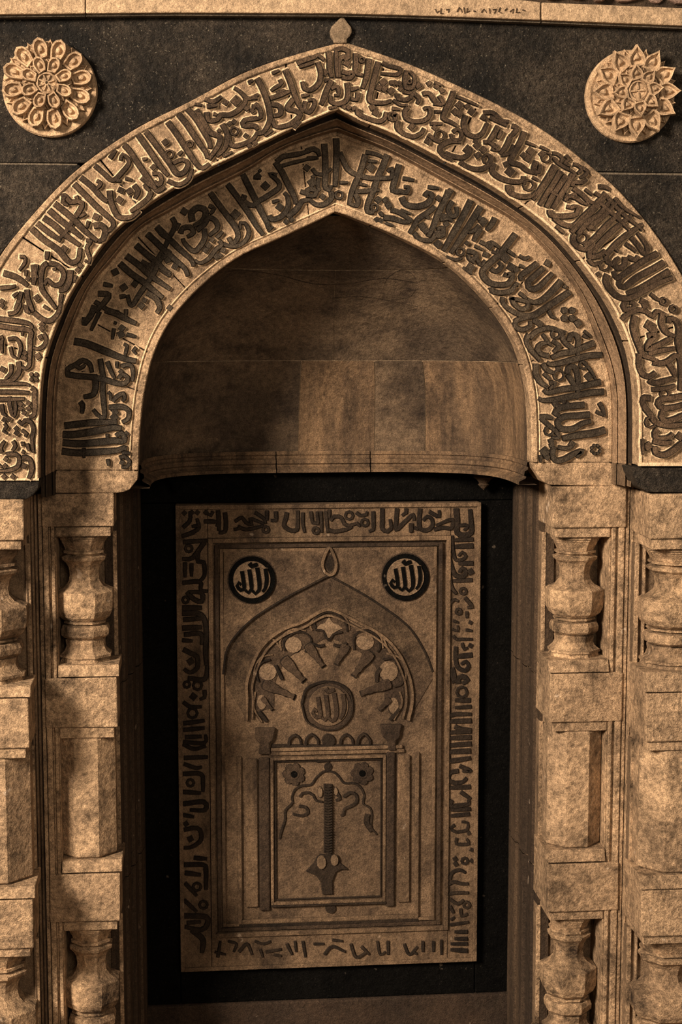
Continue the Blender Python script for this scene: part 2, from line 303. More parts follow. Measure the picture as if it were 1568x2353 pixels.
((1176, 660), 4.0, """13:1050,130 1020,170 1040,210 1120,190 1120,150 1080,140;d:1200,130,9 1220,170,9 1260,350,13 1290,390,11 1540,1370,11 1245,1460,11;r:1480,200,8 1400,980,10 1270,1240,12;12:1000,300 1060,250 1160,210 1240,230 1290,270 1330,220 1420,260
14:1130,260 1110,350 1130,450 1170,550 1200,620 1270,650 1340,680;13:1380,240 1370,340 1420,420 1500,450;13:1440,330 1440,290 1500,300 1530,380 1520,500 1540,620;14:1240,450 1310,440 1260,510 1240,570 1330,540 1470,460;12:1250,620 1330,590 1500,560
13:1290,690 1360,700 1430,680 1500,630 1540,660 1550,800 1540,950;13:1430,690 1480,770 1500,830;14:1170,610 1160,700 1190,790 1260,820 1320,780;13:1255,850 1300,880 1400,860 1490,830;11:1280,940 1400,930 1500,900;14:1700,980 1568,1000 1450,1020 1370,1030 1340,1070 1390,1110 1500,1100 1568,1080 1700,1060
14:1390,1130 1370,1190 1410,1230 1500,1210 1568,1180 1700,1150;14:1280,1020 1200,1020 1210,1090 1270,1170 1320,1240 1430,1270 1568,1260 1700,1230;13:1340,1300 1310,1340 1330,1390 1430,1380 1480,1340;13:1290,1410 1380,1430 1470,1420;14:1310,1460 1320,1520 1400,1540 1490,1490 1568,1430 1700,1400
9:1195,1390 1200,1540"""),
]
INNER = [
((0, 700), 4.994, """14:1090,10 1050,110 970,230;10:970,140 960,240;9:1150,80 1100,180 1045,300;14:1210,60 1350,110 1460,170 1568,220;9:1450,50 1445,150;d:1325,210,5 1400,270,9 1390,340,10 1390,770 1320,1230,9 1310,1290,10 1400,1810 1450,1480;8:1310,270 1290,400
9:1450,340 1568,370;16:850,420 1000,450 1200,530 1400,610 1568,650;8:1420,450 1460,470 1450,530 1430,600;8:1568,490 1530,530 1568,570;12:790,830 780,740 870,690 950,640 1030,680 1060,780;10:870,690 920,730 980,690
13:780,800 900,820 1040,830 1200,860 1340,900 1440,900 1470,840 1410,800 1360,850;14:1080,800 1100,920 1070,1030 960,1060;12:1150,620 1170,740 1190,860 1180,960 1190,1100 1200,1290 1130,1270 1070,1200;10:1230,650 1280,770 1320,850;8:1345,650 1345,730
10:1390,710 1450,690 1510,700 1530,780 1520,880;11:920,1110 950,1150 940,1250;8:1240,1000 1270,1030 1270,1100;10:1290,1110 1350,1050 1420,1020 1430,1080 1400,1110;12:1250,1180 1400,1170 1480,1220 1470,1310 1400,1350
15:740,1390 900,1370 1100,1350 1350,1345;16:720,1490 850,1490 1100,1450 1300,1410 1400,1420;15:720,1580 900,1595 1100,1580 1300,1560 1430,1560 1400,1470 1330,1510;15:710,1680 900,1700 1100,1690 1350,1670 1420,1640 1460,1650
8:965,1640 965,1760;8:1235,1480 1235,1560;9:1240,1770 1250,1850;9:1370,1760 1430,1740 1490,1800 1460,1860 1390,1860;8:1400,1700 1500,1700"""),
((0, 400), 4.0, """12:1440,490 1500,560 1568,600;14:1360,550 1450,640 1568,740;14:1250,650 1350,740 1430,800 1500,870 1568,920;14:1160,750 1280,840 1380,930 1480,1000 1568,1060;12:1300,810 1360,870 1430,850;14:1100,820 1200,910 1330,1000 1400,1060 1500,1140
12:1480,770 1420,900 1350,1010 1280,1110 1210,1210 1170,1110;d:1060,900,10 1240,1010,9 1140,1040,10 1330,1160 1300,1210,9 1560,1230,8;10:950,1010 1040,1030;10:1100,1130 1160,1120;13:900,1100 1000,1110 960,1180 880,1270;10:870,1170 1000,1250 1100,1270
13:1350,1090 1440,1150 1470,1230 1440,1280;10:1568,700 1500,780"""),
((320, 300), 4.0, """13:70,950 150,1020 230,1100 330,1190 420,1270 450,1340;13:160,880 260,980 360,1080 480,1190 500,1250;11:300,800 330,870 270,1000 210,1120 140,1220 100,1320;12:0,1080 90,1150 160,1190;10:20,1200 100,1240 150,1190;d:260,1190,9 330,1250,9 220,1160 415,745,10 670,1005 640,1060,8 610,1100,8 770,1100,8 710,1160,8 740,1150 885,770,12 1160,510,11 1090,420,9 1110,370,5 1290,705,10 1350,840 1400,820 1540,345,9
12:200,1270 290,1340;8:370,850 340,920;12:380,950 400,900 470,890 500,940 440,980;14:490,840 480,760 540,710 610,740 590,820 500,880;12:530,920 600,860 640,800 700,830 720,900 640,970;12:600,900 600,1000 550,1080 500,1110 420,1040 400,990;10:640,690 690,720 650,770;9:710,990 770,930
10:730,1010 760,1050 700,1100 640,1180 560,1220 510,1190;13:650,570 730,680 820,800 890,900 910,980 860,1040 820,980;10:770,1040 820,1060 910,1060 980,1010 1010,930 970,850 930,850 930,910;13:810,490 900,610 1000,750 1080,880 1140,960;14:950,400 1000,500 1060,620 1120,740 1180,860 1190,910
12:970,590 960,650 1040,690 1100,650 1200,590 1290,520 1270,460 1200,400 1270,410;9:1050,430 1120,440;12:1190,780 1220,820 1310,790 1370,700 1360,600 1330,570;8:1220,660 1290,640;7:1230,880 1180,930;14:1250,290 1310,380 1370,500 1430,620 1440,680
12:1260,290 1330,240 1450,220 1568,190;9:1300,330 1400,300 1568,260;13:1360,800 1450,720 1500,650 1568,640;11:1480,560 1568,590"""),
((640, 290), 4.0, """12:250,232 320,210 360,230 380,280;10:260,300 370,290;9:310,390 350,440 420,440 490,390;9:310,450 330,480;d:310,520,12 405,650,8 845,380,11 915,680,9 980,680,8 1010,730,9 900,860 940,870 1470,665,8 1320,920,10 1350,960,9 1540,900,8 1465,1090,9;10:370,470 360,560 380,600
12:240,620 290,580 350,600 330,640 250,640;14:420,160 430,300 430,450 430,570 470,590 480,540;14:530,110 535,250 530,400 520,560;12:560,240 600,330 640,400 720,450 850,480 960,480 1040,470 1040,390 1000,420;12:480,600 490,660 420,720 340,720 280,670;r:555,635,9 880,750,8
8:560,520 640,520;8:740,530 820,550;13:800,260 760,400 710,520 670,620 650,730;10:800,240 900,260 980,300;8:820,320 910,330;14:1000,260 960,370 910,480 870,600 820,720 820,790 880,790;11:700,600 780,600 860,590 930,590;12:700,620 730,680 720,730 660,720;9:930,790 960,830
13:960,840 1050,850 1150,880 1210,880;12:1030,770 1100,790 1180,840 1230,880;8:1120,770 1220,810;8:980,890 1060,920;13:1110,350 1080,460 1050,590 1120,600 1180,610 1190,560 1150,560;10:1140,480 1250,500;10:1370,560 1480,575;14:1130,650 1170,720 1270,740 1370,710 1410,640 1370,610 1340,650
14:1568,590 1530,680 1470,800 1420,930 1370,1020;12:1440,740 1380,790 1280,860 1240,930 1200,990;9:1350,830 1390,850;11:1240,980 1300,1040 1400,1050 1450,980 1500,980 1520,930 1450,950;11:1450,820 1568,830"""),
((980, 430), 4.0, """13:230,20 205,60 180,110;12:240,130 200,200 230,270 280,250 270,180;10:120,300 200,290 240,320;d:180,340 105,525,10 520,320,11 490,290 370,515,6 540,620,8 575,540,10 400,740,11 720,650,12 775,735,11 820,760,8 1000,1230,9 1040,1260,9 1110,700,9 1270,915,6 1390,1250,10;12:150,380 150,440 100,450 80,400
14:410,120 340,260 250,420 150,590;14:500,180 430,290 330,450 220,610;8:180,640 270,670 330,650;12:630,280 600,340 550,400;10:490,350 440,400 380,420;12:500,380 460,440 430,500;8:440,540 520,580;r:310,595,9;12:370,590 430,600 460,640 400,670 380,620;10:490,500 550,530 600,510 670,560
9:600,590 640,610 660,570;14:820,430 750,520 670,620 590,690 520,760 520,820 580,880 680,900 760,880 790,800 720,820 740,790;11:590,750 640,780 690,730 660,690;9:460,660 500,720 540,670;9:380,650 440,700;8:330,740 420,800;12:590,920 600,960 700,970 780,950 820,890 850,900;9:740,580 820,640
9:850,630 900,660 950,640;13:1020,700 940,760 860,820 870,860;9:850,720 900,740;13:1080,740 1000,810 930,880 960,940 1030,920 1090,860 1160,790;14:1240,860 1150,960 1060,1040 980,1060 920,1030;9:850,970 920,1030;14:1320,960 1200,1040 1080,1120 980,1180 880,1180 770,1130 700,1070 700,1010
11:780,1010 800,1070 860,1120 920,1110 930,1060 860,1040 760,1020;12:930,1190 820,1230 820,1290 880,1310 950,1280 950,1230;9:1120,1130 1150,1190 1190,1210;f:1300,1170,22"""),
((1176, 660), 4.0, """8:660,400 730,460;8:650,440 700,470;12:160,470 220,410 300,380 370,380 430,400 500,420;12:160,430 130,490 160,560 220,630 260,680;r:400,430,10 655,715,9 430,810,12 340,1320,10;12:450,420 480,500 550,560 600,600;12:520,500 540,440 590,440 610,500 600,580 620,680;14:760,510 660,550 560,590 450,610 360,650
14:830,620 700,630 580,660 470,690 350,710 320,690;8:280,430 340,520 370,540;12:340,630 280,620 230,570 270,520 330,510;11:370,490 430,540 380,600;8:650,680 720,760 770,850;d:700,820,10 400,1070,9 470,1040,8 550,1440,9 300,1510,12 320,1560,8;12:280,700 320,760 390,790;10:400,750 450,740;9:290,790 350,850
14:220,700 220,800 260,870 330,920;10:340,880 400,880 340,940;13:510,800 520,740 570,730 600,800 610,900 600,1000 590,1030;12:510,800 560,880 590,930;14:820,870 720,890 600,920 450,940 320,970 290,940;14:850,960 720,970 560,1000 400,1030 280,1040 240,1020;10:380,1050 410,1090 500,1080 520,1050
14:670,1080 560,1090 440,1110 390,1160 440,1180;14:720,1170 600,1180 480,1190 420,1240 450,1300 560,1300 650,1250 730,1230;16:860,1310 750,1340 600,1360 460,1390;10:800,1060 830,1110 850,1190;9:770,1140 850,1180;11:250,1190 330,1190 380,1210;11:260,1200 330,1260 400,1320 430,1380 360,1380;12:350,1390 370,1450 340,1460
13:390,1460 370,1530 400,1590 480,1580 570,1530 650,1500 590,1560;10:420,1470 500,1480 560,1460;f:770,1490,17,8;8:260,1540 265,1610"""),
]
TRAC = """4:420,420 410,340 500,265 590,270 640,330 590,430;4:200,680 180,600 220,520 300,490;4:1000,410 1000,300 1080,250 1180,280 1220,380 1190,430;4:1240,490 1330,490 1400,590 1400,690 1330,720;5:680,230 660,170 720,110 790,92 870,120 930,190 940,260
5:670,240 740,250 760,300 790,330 820,280 900,260;5:640,350 700,380 750,370;5:830,370 880,380 940,350
8:340,540 380,620 400,660;8:1220,560 1190,620 1190,680
10:200,930 270,1010;8:1380,900 1300,1000;4:560,860 600,740 700,690 785,680 880,700 960,760 985,880 960,980 880,1060 785,1080 690,1060 600,1000 560,860
5:455,1210 460,1160 505,1125 550,1160 555,1200;5:595,1210 600,1160 645,1120 695,1160 700,1200;5:885,1200 890,1160 935,1120 985,1160 990,1200;5:1030,1200 1035,1160 1080,1115 1130,1160 1135,1200;o:785,1170,15;5:310,1215 1290,1215"""
TRACL = """9:1010,290 1080,280 1150,340;5:650,250 630,200 700,110 785,75 880,100 950,180 960,250;5:390,420 380,330 470,240 600,250;5:1010,250 1120,230 1220,300 1240,400;5:160,640 170,540 230,470 320,450;5:1270,440 1380,480 1430,590 1420,720;5:1380,760 1400,860 1330,1000;5:170,760 160,900 230,1020;5:240,300 330,330 380,400;5:1240,300 1270,380 1300,440"""
DOORD = """4:215,1050 240,950 280,830 285,720 350,650 370,620 360,560 400,470 480,430 580,420 640,340 720,270 780,260 860,280 920,340 970,400 1080,400 1160,450 1200,540 1190,640 1270,690 1290,780 1280,900 1350,1000
8:650,140 760,135 800,150;o:780,210,9;5:450,560 480,520 560,510 610,540 640,600 720,620;6:440,670 520,680 550,740 480,780 370,760;6:960,560 1040,510 1110,540 1110,620 1040,670 970,700 960,760 930,780;12:1240,760 1230,860 1290,960;o:810,1850,12;8:730,430 830,430;7:890,520 920,580 870,600"""
PANEL = [
((400, 1150), 4.356, """8:80,360 200,310 250,270 230,180;8:90,270 160,200 160,110;d:105,125,6 180,120,6 235,120,6 320,120,6;7:390,110 370,150 330,130;8:300,210 380,210 440,220 430,260;7:240,250 180,260;9:440,100 450,200 450,300;9:510,120 520,220 510,310 450,320;7:610,210 680,170 720,220 780,240 760,180 820,200 900,230
7:640,260 720,290 820,270 900,250;6:600,290 660,280;7:810,120 860,150 900,180 920,230;r:920,290,7;8:930,100 930,200;8:1020,110 1020,200 970,200;9:1130,120 1120,180 1100,250 1170,300 1230,290 1240,200 1240,100;7:1290,120 1290,230 1310,320;7:1370,110 1390,220 1440,230 1430,110;r:1420,300,7;7:1470,110 1480,320;7:1520,110 1540,320"""),
((750, 1150), 4.356, """7:30,90 30,180;8:40,200 80,160 150,170 180,230 230,250 300,230;8:20,290 80,310 200,290 260,260;r:228,150,9;7:300,120 340,150 400,140 410,110;6:300,220 340,260;r:385,220,8;8:470,110 470,290 430,310;9:560,80 560,200 560,280 610,310 650,280 640,190;9:710,80 700,200 700,290 780,220 870,140 880,200
8:800,80 800,120 760,150;9:850,230 850,320;7:880,270 920,290;9:940,80 930,200 940,280 1000,300 1060,260 1060,190 1010,160 970,200;8:1030,110 1080,140 1130,160 1130,100;8:1080,290 1180,270 1250,280 1260,190 1100,250;12:1300,80 1310,200 1310,320 1380,350 1450,320 1450,220 1440,90;7:1320,250 1420,250 1380,300"""),
((1020, 1220), 4.706, """7:90,50 100,200 130,310 200,310 240,270 200,230 160,270;9:320,90 110,100;11:320,160 120,170;10:320,350 160,350;10:50,250 80,380 130,480 210,490 240,440 200,400 170,450;d:290,440,8;8:310,530 100,540;9:60,460 80,600 140,680;r:210,650,7;8:230,720 310,820 260,830;7:60,900 70,780 120,740 160,760;r:160,870,6
6:250,870 250,940;d:290,990,5 290,1240,6;5:100,970 160,990;5:90,1060 150,1080 150,1020;6:240,1070 310,1080;6:100,1130 140,1170 200,1170 310,1170;6:200,1210 220,1280 260,1260;11:310,1340 120,1360;9:130,1250 130,1400 160,1480 230,1510 270,1460 240,1410 190,1440;15:80,1480 120,1640;11:160,1650 160,1590 200,1570 260,1610 200,1650;r:195,1740,12;10:290,1830 120,1830;8:300,1900 120,1910
9:50,1900 60,1990 120,1980 300,1980;10:300,2050 40,2060;10:120,2110 180,2140 300,2150;9:300,2165 50,2180;10:300,2230 50,2240;10:300,2300 30,2320"""),
((1020, 1700), 4.357, """11:270,110 40,120;10:40,160 50,210 270,180;8:160,260 270,310 190,310;9:150,310 60,330 50,400 110,430 190,420 230,380;9:270,470 30,480;8:170,520 270,590;9:80,600 70,660 250,640 250,600;8:270,690 70,700;8:260,740 70,760;6:110,850 70,880 120,920 230,900 240,830 180,820;d:250,930,5 115,1190,6 120,1240,6 280,1210,5 280,1100,5
6:130,980 130,1040 250,1040 230,990;r:210,1210,7;7:60,1400 80,1330 160,1300 220,1330;7:30,1450 100,1420 180,1440 250,1440;7:50,1540 120,1530 250,1530;7:60,1590 140,1640 200,1600;r:230,1650,7;7:60,1660 100,1730;7:170,1690 180,1760 240,1740;6:70,1800 110,1770;6:60,1850 250,1820;8:240,1920 110,1920;8:240,1990 110,1990;7:240,2040 70,2040;9:240,2110 70,2100"""),
((400, 1220), 4.706, """8:100,50 220,20;9:100,120 380,100;r:160,190,8;10:330,120 200,290 90,300;9:260,230 260,330 320,340 330,480 280,540;8:120,340 120,500;8:190,350 190,490;9:90,560 280,550 290,640 370,650;10:140,660 220,740 300,760 300,670 160,660;r:125,745,7;11:90,830 300,830;10:100,960 330,940;11:90,890 260,890 330,960 350,1100 340,1300 350,1450
11:90,1050 300,1040;10:110,1120 290,1110 300,1230;8:90,1180 200,1190;10:100,1280 180,1320 250,1360 250,1480 170,1530 110,1490;d:180,1410,9 210,1790,9;10:150,1590 330,1600 360,1450;r:140,1660,7 255,1670,10 200,1970,11;8:330,1720 330,1800 280,1820;8:100,1850 180,1900 300,1900;9:100,2080 330,2050;9:100,2150 330,2130;9:120,2230 300,2220;8:100,2280 330,2290 340,2200"""),
((400, 1700), 4.357, """8:90,40 200,90 320,60;9:100,180 340,170;8:100,240 220,280 280,270;9:90,340 270,340 290,440 290,520;r:165,430,8;9:90,520 270,530;10:90,640 300,620 310,700 160,700;8:90,750 200,770;d:120,840,7 165,990,8;9:100,900 200,880 260,900 270,1000 180,1070 100,1080;9:200,1180 330,1190;10:100,1250 290,1250 320,1300 320,1500;10:110,1330 270,1350;8:110,1430 230,1560
r:230,1470,9 295,1650,9;8:100,1600 230,1720;11:100,1760 320,1770 330,1850 270,1900 110,1870;8:130,1830 270,1820;12:180,1900 290,2000 280,2130"""),
((280, 2150), 1.633, """6:360,80 370,20;6:440,60 470,30 490,70;6:620,30 640,70;6:680,20 690,80;5:720,30 760,30;6:760,70 790,40 840,60;6:860,30 880,80 920,60;6:900,40 930,70;6:1000,20 1000,70;6:1060,30 1080,70 1110,40;6:1130,20 1130,60;6:1170,20 1170,60;6:540,60 600,50;5:400,20 430,30 420,60;5:500,20 530,30 560,20;5:570,70 600,75;5:650,20 655,60;5:790,15 830,20;5:960,20 970,70 990,60;5:1095,60 1110,70;5:1200,15 1200,70;5:350,60 390,70;5:520,50 530,80"""),
]

# ================================================================== SETTING
ZF = 0.0
fl = thing('floor', '', ''); del fl['label']; del fl['category']; fl['kind'] = 'structure'
for i in range(6):
    for j in range(5):
        box('floor_slab', -1.45+i*.7+.003, -.75+i*.7-.003, .70-(j+1)*.9+.003, .70-j*.9-.003, -.06, ZF, M['floor'], fl, .004)
P1 = .16
# arch outlines traced in pixels
OUT_L = [(790, 97), (700, 120), (560, 167), (450, 228), (325, 288), (275, 320), (215, 360), (165, 400), (110, 455), (62, 510), (30, 548), (0, 587), (-60, 700), (-110, 850), (-130, 1000), (-134, 1103)]
OUT_R = [(790, 97), (860, 120), (952, 152), (1012, 180), (1112, 225), (1225, 285), (1292, 330), (1361, 387), (1401, 417), (1451, 470), (1513, 547), (1566, 632), (1625, 745), (1670, 880), (1692, 1070)]
OIN_L = [(777, 250), (700, 283), (592, 345), (450, 400), (350, 462), (312, 490), (250, 542), (215, 592), (175, 652), (147, 700), (134, 736), (112, 792), (98, 844), (92, 920), (89, 1000), (88, 1103)]
OIN_L = [(777, 250), (735, 267), (635, 312), (592, 334), (450, 402), (350, 462), (312, 490), (250, 542), (215, 592), (175, 652), (147, 700), (134, 736), (112, 792), (98, 844), (92, 920), (89, 1000), (88, 1103)]
OIN_R = [(777, 250), (835, 280), (900, 304), (975, 343), (1040, 377), (1125, 423), (1177, 457), (1238, 500), (1296, 552), (1351, 620), (1401, 690), (1421, 727), (1446, 785), (1463, 860), (1468, 935), (1468, 1070)]
IOU_L = [(775, 303), (740, 311), (640, 346), (570, 393), (445, 455), (392, 487), (320, 524), (275, 580), (212, 650), (188, 700), (160, 770), (140, 824), (132, 880), (128, 960), (128, 1080)]
IOU_R = [(775, 303), (852, 332), (900, 352), (1045, 432), (1100, 462), (1176, 505), (1230, 550), (1304, 635), (1345, 710), (1368, 770), (1393, 835), (1406, 910), (1406, 1062)]
IIN_L = [(770, 487), (712, 515), (599, 566), (570, 577), (497, 626), (407, 715), (356, 804), (331, 906), (321, 1002), (318, 1080)]
IIN_R = [(770, 487), (803, 497), (918, 545), (1032, 608), (1128, 702), (1186, 792), (1214, 894), (1221, 1002), (1221, 1062)]
NR = 64
def resample(pts, Y):
    p = [P(a, b, Y) for a, b in catmull(pts, 6)]
    L = [0]
    for i in range(1, len(p)): L.append(L[-1]+(p[i]-p[i-1]).length)
    out = []; j = 0
    for k in range(NR+1):
        s = L[-1]*k/NR
        while j < len(L)-2 and L[j+1] < s: j += 1
        t = (s-L[j])/max(1e-9, L[j+1]-L[j]); out.append(p[j].lerp(p[j+1], t))
    for _ in range(5):
        out = [out[0], out[1]]+[out[i]*.5+(out[i-1]+out[i+1])*.25 for i in range(2, NR)]+[out[NR]]
    return out
C = {}
for nm, pts, Y in (('oo', (OUT_L, OUT_R), 0), ('oi', (OIN_L, OIN_R), 0), ('io', (IOU_L, IOU_R), P1), ('ii', (IIN_L, IIN_R), P1)):
    C[nm] = (resample(pts[0], Y), resample(pts[1], Y))
def band_pt(a, b, side, i, u, y):
    i = max(0, min(NR, i)); f = int(i); t = i-f; g = min(NR, f+1)
    p = C[a][side][f].lerp(C[a][side][g], t); q = C[b][side][f].lerp(C[b][side][g], t)
    r = p.lerp(q, u); return (r.x, y, r.z)
def band_piece(name, a, b, side, i0, i1, u0, u1, yf, yb, mat, parent, bv=.002):
    n = max(1, int(round(i1-i0))); V = []
    for k in range(n+1):
        i = i0+(i1-i0)*k/n
        for u, y in ((u0, yf), (u1, yf), (u1, yb), (u0, yb)): V.append(band_pt(a, b, side, i, u, y))
    Fc = []
    for k in range(n):
        for c in range(4): Fc.append((k*4+c, k*4+(c+1) % 4, k*4+4+(c+1) % 4, k*4+4+c))
    Fc += [(0, 1, 2, 3), (n*4+3, n*4+2, n*4+1, n*4)]
    o = fix(build(name, V, Fc, mat, parent))
    if bv: bevel(o, bv)
    return o
# ---- dark slate wall around the arch
wl = thing('wall_back', '', ''); del wl['label']; del wl['category']; wl['kind'] = 'structure'
def spandrel(side, ytop, ybot, xedge, mat, base=False):
    pts = [(p.x, p.z) for p in C['oo'][side]]
    zt, zb = Z(ytop[0]), None
    return pts
def cut_curve(side, px_y0, px_y1):
    """points of the outer arch edge between two pixel heights"""
    src = catmull(OUT_L if side == 0 else OUT_R, 8)
    return [p for p in src if px_y0 <= p[1] <= px_y1]
l1 = cut_curve(0, 97, 377); l2 = cut_curve(0, 380, 1103)
r1 = cut_curve(1, 97, 396); r2 = cut_curve(1, 400, 1072)
pxprism('stone_slab', [(-420, 20), (788, 20)]+l1+[(-420, 370)], 0.002, .06, M['slate'], wl, .002)
pxprism('stone_slab', [(-420, 373)]+[(l2[0][0], 379)]+l2+[(-420, 1103)], 0.004, .06, M['slate'], wl, .002)
pxprism('stone_slab', [(790.5, 20), (1990, 20), (1990, 404)]+r1[::-1]+[(790.5, 98)], 0.001, .06, M['slate'], wl, .002)
pxprism('joint_mortar', [(-420, 369), (178, 376.5), (176, 380), (-420, 374)], .0035, .06, M['lip'], wl)
pxprism('joint_mortar', [(1366, 396), (1990, 403), (1990, 408), (1368, 400.5)], .0035, .06, M['lip'], wl)
pxprism('stone_slab', [(r2[0][0], 400), (1990, 407), (1990, 1075)]+r2[::-1], 0.004, .06, M['slate'], wl, .002)
for x0, x1 in ((-420, -140), (1700, 1990)):
    for a, b in ((1080, 1420), (1423, 1800), (1803, 2200), (2203, 2600), (2603, 3300)):
        box('stone_slab', X(x0), X(x1), .003, .06, max(0, Z(a)), max(0.0, Z(b)), M['slate'], wl, .002)
box('wall_core', X(-420), X(-60), .062, .9, 0, Z(-120), M['mould'], wl, 0)
box('wall_core', X(1640), X(1990), .062, .9, 0, Z(-120), M['mould'], wl, 0)
box('wall_core', X(-58), X(1638), .30, .9, Z(230), Z(-120), M['mould'], wl, 0)
box('wall_core', X(-58), X(270, P1)-.004, .442, .9, 0, Z(232), M['mould'], wl, 0)
box('wall_core', X(1266, P1)+.004, X(1638), .442, .9, 0, Z(232), M['mould'], wl, 0)
box('wall_core', X(-58), X(136, P1), .302, .44, 0, Z(700), M['mould'], wl, 0)
box('wall_core', X(1400, P1), X(1638), .302, .44, 0, Z(700), M['mould'], wl, 0)
box('wall_core', X(-50), X(120, P1), .205, .30, Z(1140), Z(900), M['mould'], wl, 0)
box('wall_core', X(1412, P1), X(1630), .205, .30, Z(1140), Z(900), M['mould'], wl, 0)
# ---- top cornice
cn = thing('top_cornice', 'long pale stone cornice course across the very top of the wall with faint scratched writing', 'cornice')
CB = [(-420, 46), (0, 33), (196, 31), (400, 29), (785, 31), (1000, 37), (1245, 46), (1568, 59), (1990, 78)]
def cb(x):
    for (x0, y0), (x1, y1) in zip(CB, CB[1:]):
        if x <= x1: return y0+(y1-y0)*(x-x0)/(x1-x0)
    return 78
def seg(x0, x1, f):
    xs = [x0]+[c[0] for c in CB if x0 < c[0] < x1]+[x1]; return [(x, f(x)) for x in xs]
for x0, x1 in ((-420, 196), (197.5, 1243), (1245.5, 1990)):
    up = (lambda x: cb(x)-41) if x0 > 100 else (lambda x: cb(x)-60)
    up = lambda x: cb(x)-(62 if x < 1000 else 62-21*min(1, (x-1000)/245))
    pxprism('cornice_stone', seg(x0, x1, cb)+seg(x0, x1, up)[::-1], -.032, .05, M['cornice'], cn, .003)
    pxprism('cornice_lip', seg(x0, x1, lambda x: cb(x)+7)+seg(x0, x1, lambda x: cb(x)-1)[::-1], -.020, .05, M['lip'], cn, .001)
script('2.2:1000,22 1004,30 1010,26;2.2:1014,20 1012,32 1020,33;2.2:1025,24 1032,22 1030,30;2.2:1050,28 1056,18 1062,30;2.2:1066,18 1068,32;2.2:1074,20 1072,30 1080,26;2.2:1088,26 1094,28;2.2:1106,30 1112,22 1118,30;2.2:1124,20 1126,32;2.2:1132,24 1140,22 1136,32;2.2:1150,18 1146,28 1154,32;2.2:1160,26 1166,20;2.2:1172,28 1180,22 1178,32;2.2:1188,20 1186,30 1196,30;2.2:1200,24 1208,26',
       (0, -1), 1.0, -.032, [M['letter'], M['cornice']], cn, h=.0022, fl=.3)
rb = thing('rubble_course', 'uneven reddish rough stones peeping above the right end of the top cornice', 'masonry')
xx = 1080
while xx < 1900:
    w = random.uniform(38, 85); yb = cb(xx)-44
    n = 9; pts = []
    for k in range(n):
        a = 2*math.pi*k/n; pts.append((xx+w/2+(w/2)*math.cos(a)*random.uniform(.85, 1.05), yb-24+22*math.sin(a)*random.uniform(.8, 1.05)))
    pxprism('rubble_stone', pts, -.012+random.uniform(-.008, .01), .05, M['rubble'], rb, .008)
    xx += w+3
pxprism('rubble_mortar', [(-420, -90), (1990, -90), (1990, 40), (1245, 8), (1000, -20), (-420, -14)], .005, .05, M['dark_stone'], rb)
# ================================================================== OUTER FRIEZE
of = thing('outer_inscribed_arch', 'large outer pointed arch band of raised calligraphy framed by dark slate', 'arch')
def splits(lst):
    return [(a+.08, b-.08) for a, b in zip(lst, lst[1:])]
for side, lst in ((0, [0, 6, 16, 27, 38, 49, 64.1]), (1, [0, 4.5, 15, 26, 36, 48, 64.1])):
    for a, b in splits(lst):
        a = 0 if a < .1 else a
        band_piece('voussoir', 'oo', 'oi', side, a, min(b, NR), 0, 1, 0, .055, M['field'], of, .0015)
    band_piece('border_fillet', 'oo', 'oi', side, 0, NR, 0, .085, -.006, .0, M['field'], of)
    band_piece('border_fillet', 'oo', 'oi', side, 0, NR, .965, 1.0, -.005, .0, M['edge'], of)
LM = [M['letter'], M['edge'], M['crev_shade']]
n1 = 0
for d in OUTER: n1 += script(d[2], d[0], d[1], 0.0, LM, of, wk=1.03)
# springer blocks of dark slate under the outer frieze
pxprism('springer_block', [(-134, 1104), (91, 1104), (88, 1122), (76, 1138), (62, 1147), (-134, 1147)], 0.004, .14, M['slate'], of, .003)
pxprism('springer_block', [(1456, 1074), (1694, 1074), (1694, 1134), (1490, 1131), (1470, 1120), (1457, 1092)], 0.004, .14, M['slate'], of, .003)
pxprism('border_fillet', [(1468, 1063), (1694, 1063), (1694, 1071), (1468, 1071)], -.007, 0, M['edge'], of)
pxprism('border_fillet', [(-134, 1099), (89, 1099), (89, 1104), (-134, 1104)], -.004, 0, M['edge'], of)
# ================================================================== REVEAL MOULDING
rv = thing('arch_reveal_moulding', 'stepped moulding with a dark recess running between the outer and the inner inscribed arch', 'moulding')
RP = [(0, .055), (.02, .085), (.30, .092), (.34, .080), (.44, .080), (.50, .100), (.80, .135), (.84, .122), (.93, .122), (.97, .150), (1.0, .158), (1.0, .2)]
def loft(side, i0, i1, name, mat, RP=RP):
    V = []; Fc = []; n = int(i1-i0); m = len(RP)
    for k in range(n+1):
        i = int(i0+k); p = C['oi'][side][i]; q = C['io'][side][i]
        for u, y in RP:
            r = p.lerp(q, u); V.append((r.x, y, r.z))
    for k in range(n):
        for c in range(m-1): Fc.append((k*m+c, k*m+c+1, (k+1)*m+c+1, (k+1)*m+c))
    build(name, V, Fc, mat, rv)
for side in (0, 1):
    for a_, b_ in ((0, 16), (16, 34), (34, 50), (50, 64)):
        loft(side, a_, b_, 'dark_recess', M['dark_stone'], RP[:4]); loft(side, a_, b_, 'moulding_stone', M['reveal'], RP[3:])
    a_, b_ = (C['oi'][side][-1], C['io'][side][-1])
    V = []; 
    for z in (b_.z+.01, P(760, 1136 if side == 0 else 1122, .1).z):
        for u, y in RP: V.append((a_.x+(b_.x-a_.x)*u, y+.006, z))
    m = len(RP); build('moulding_foot', V, [(c, c+1, m+c+1, m+c) for c in range(m-1)], M['dark_stone'] if side == 0 else M['mould'], rv)  # left foot takes the darker stone
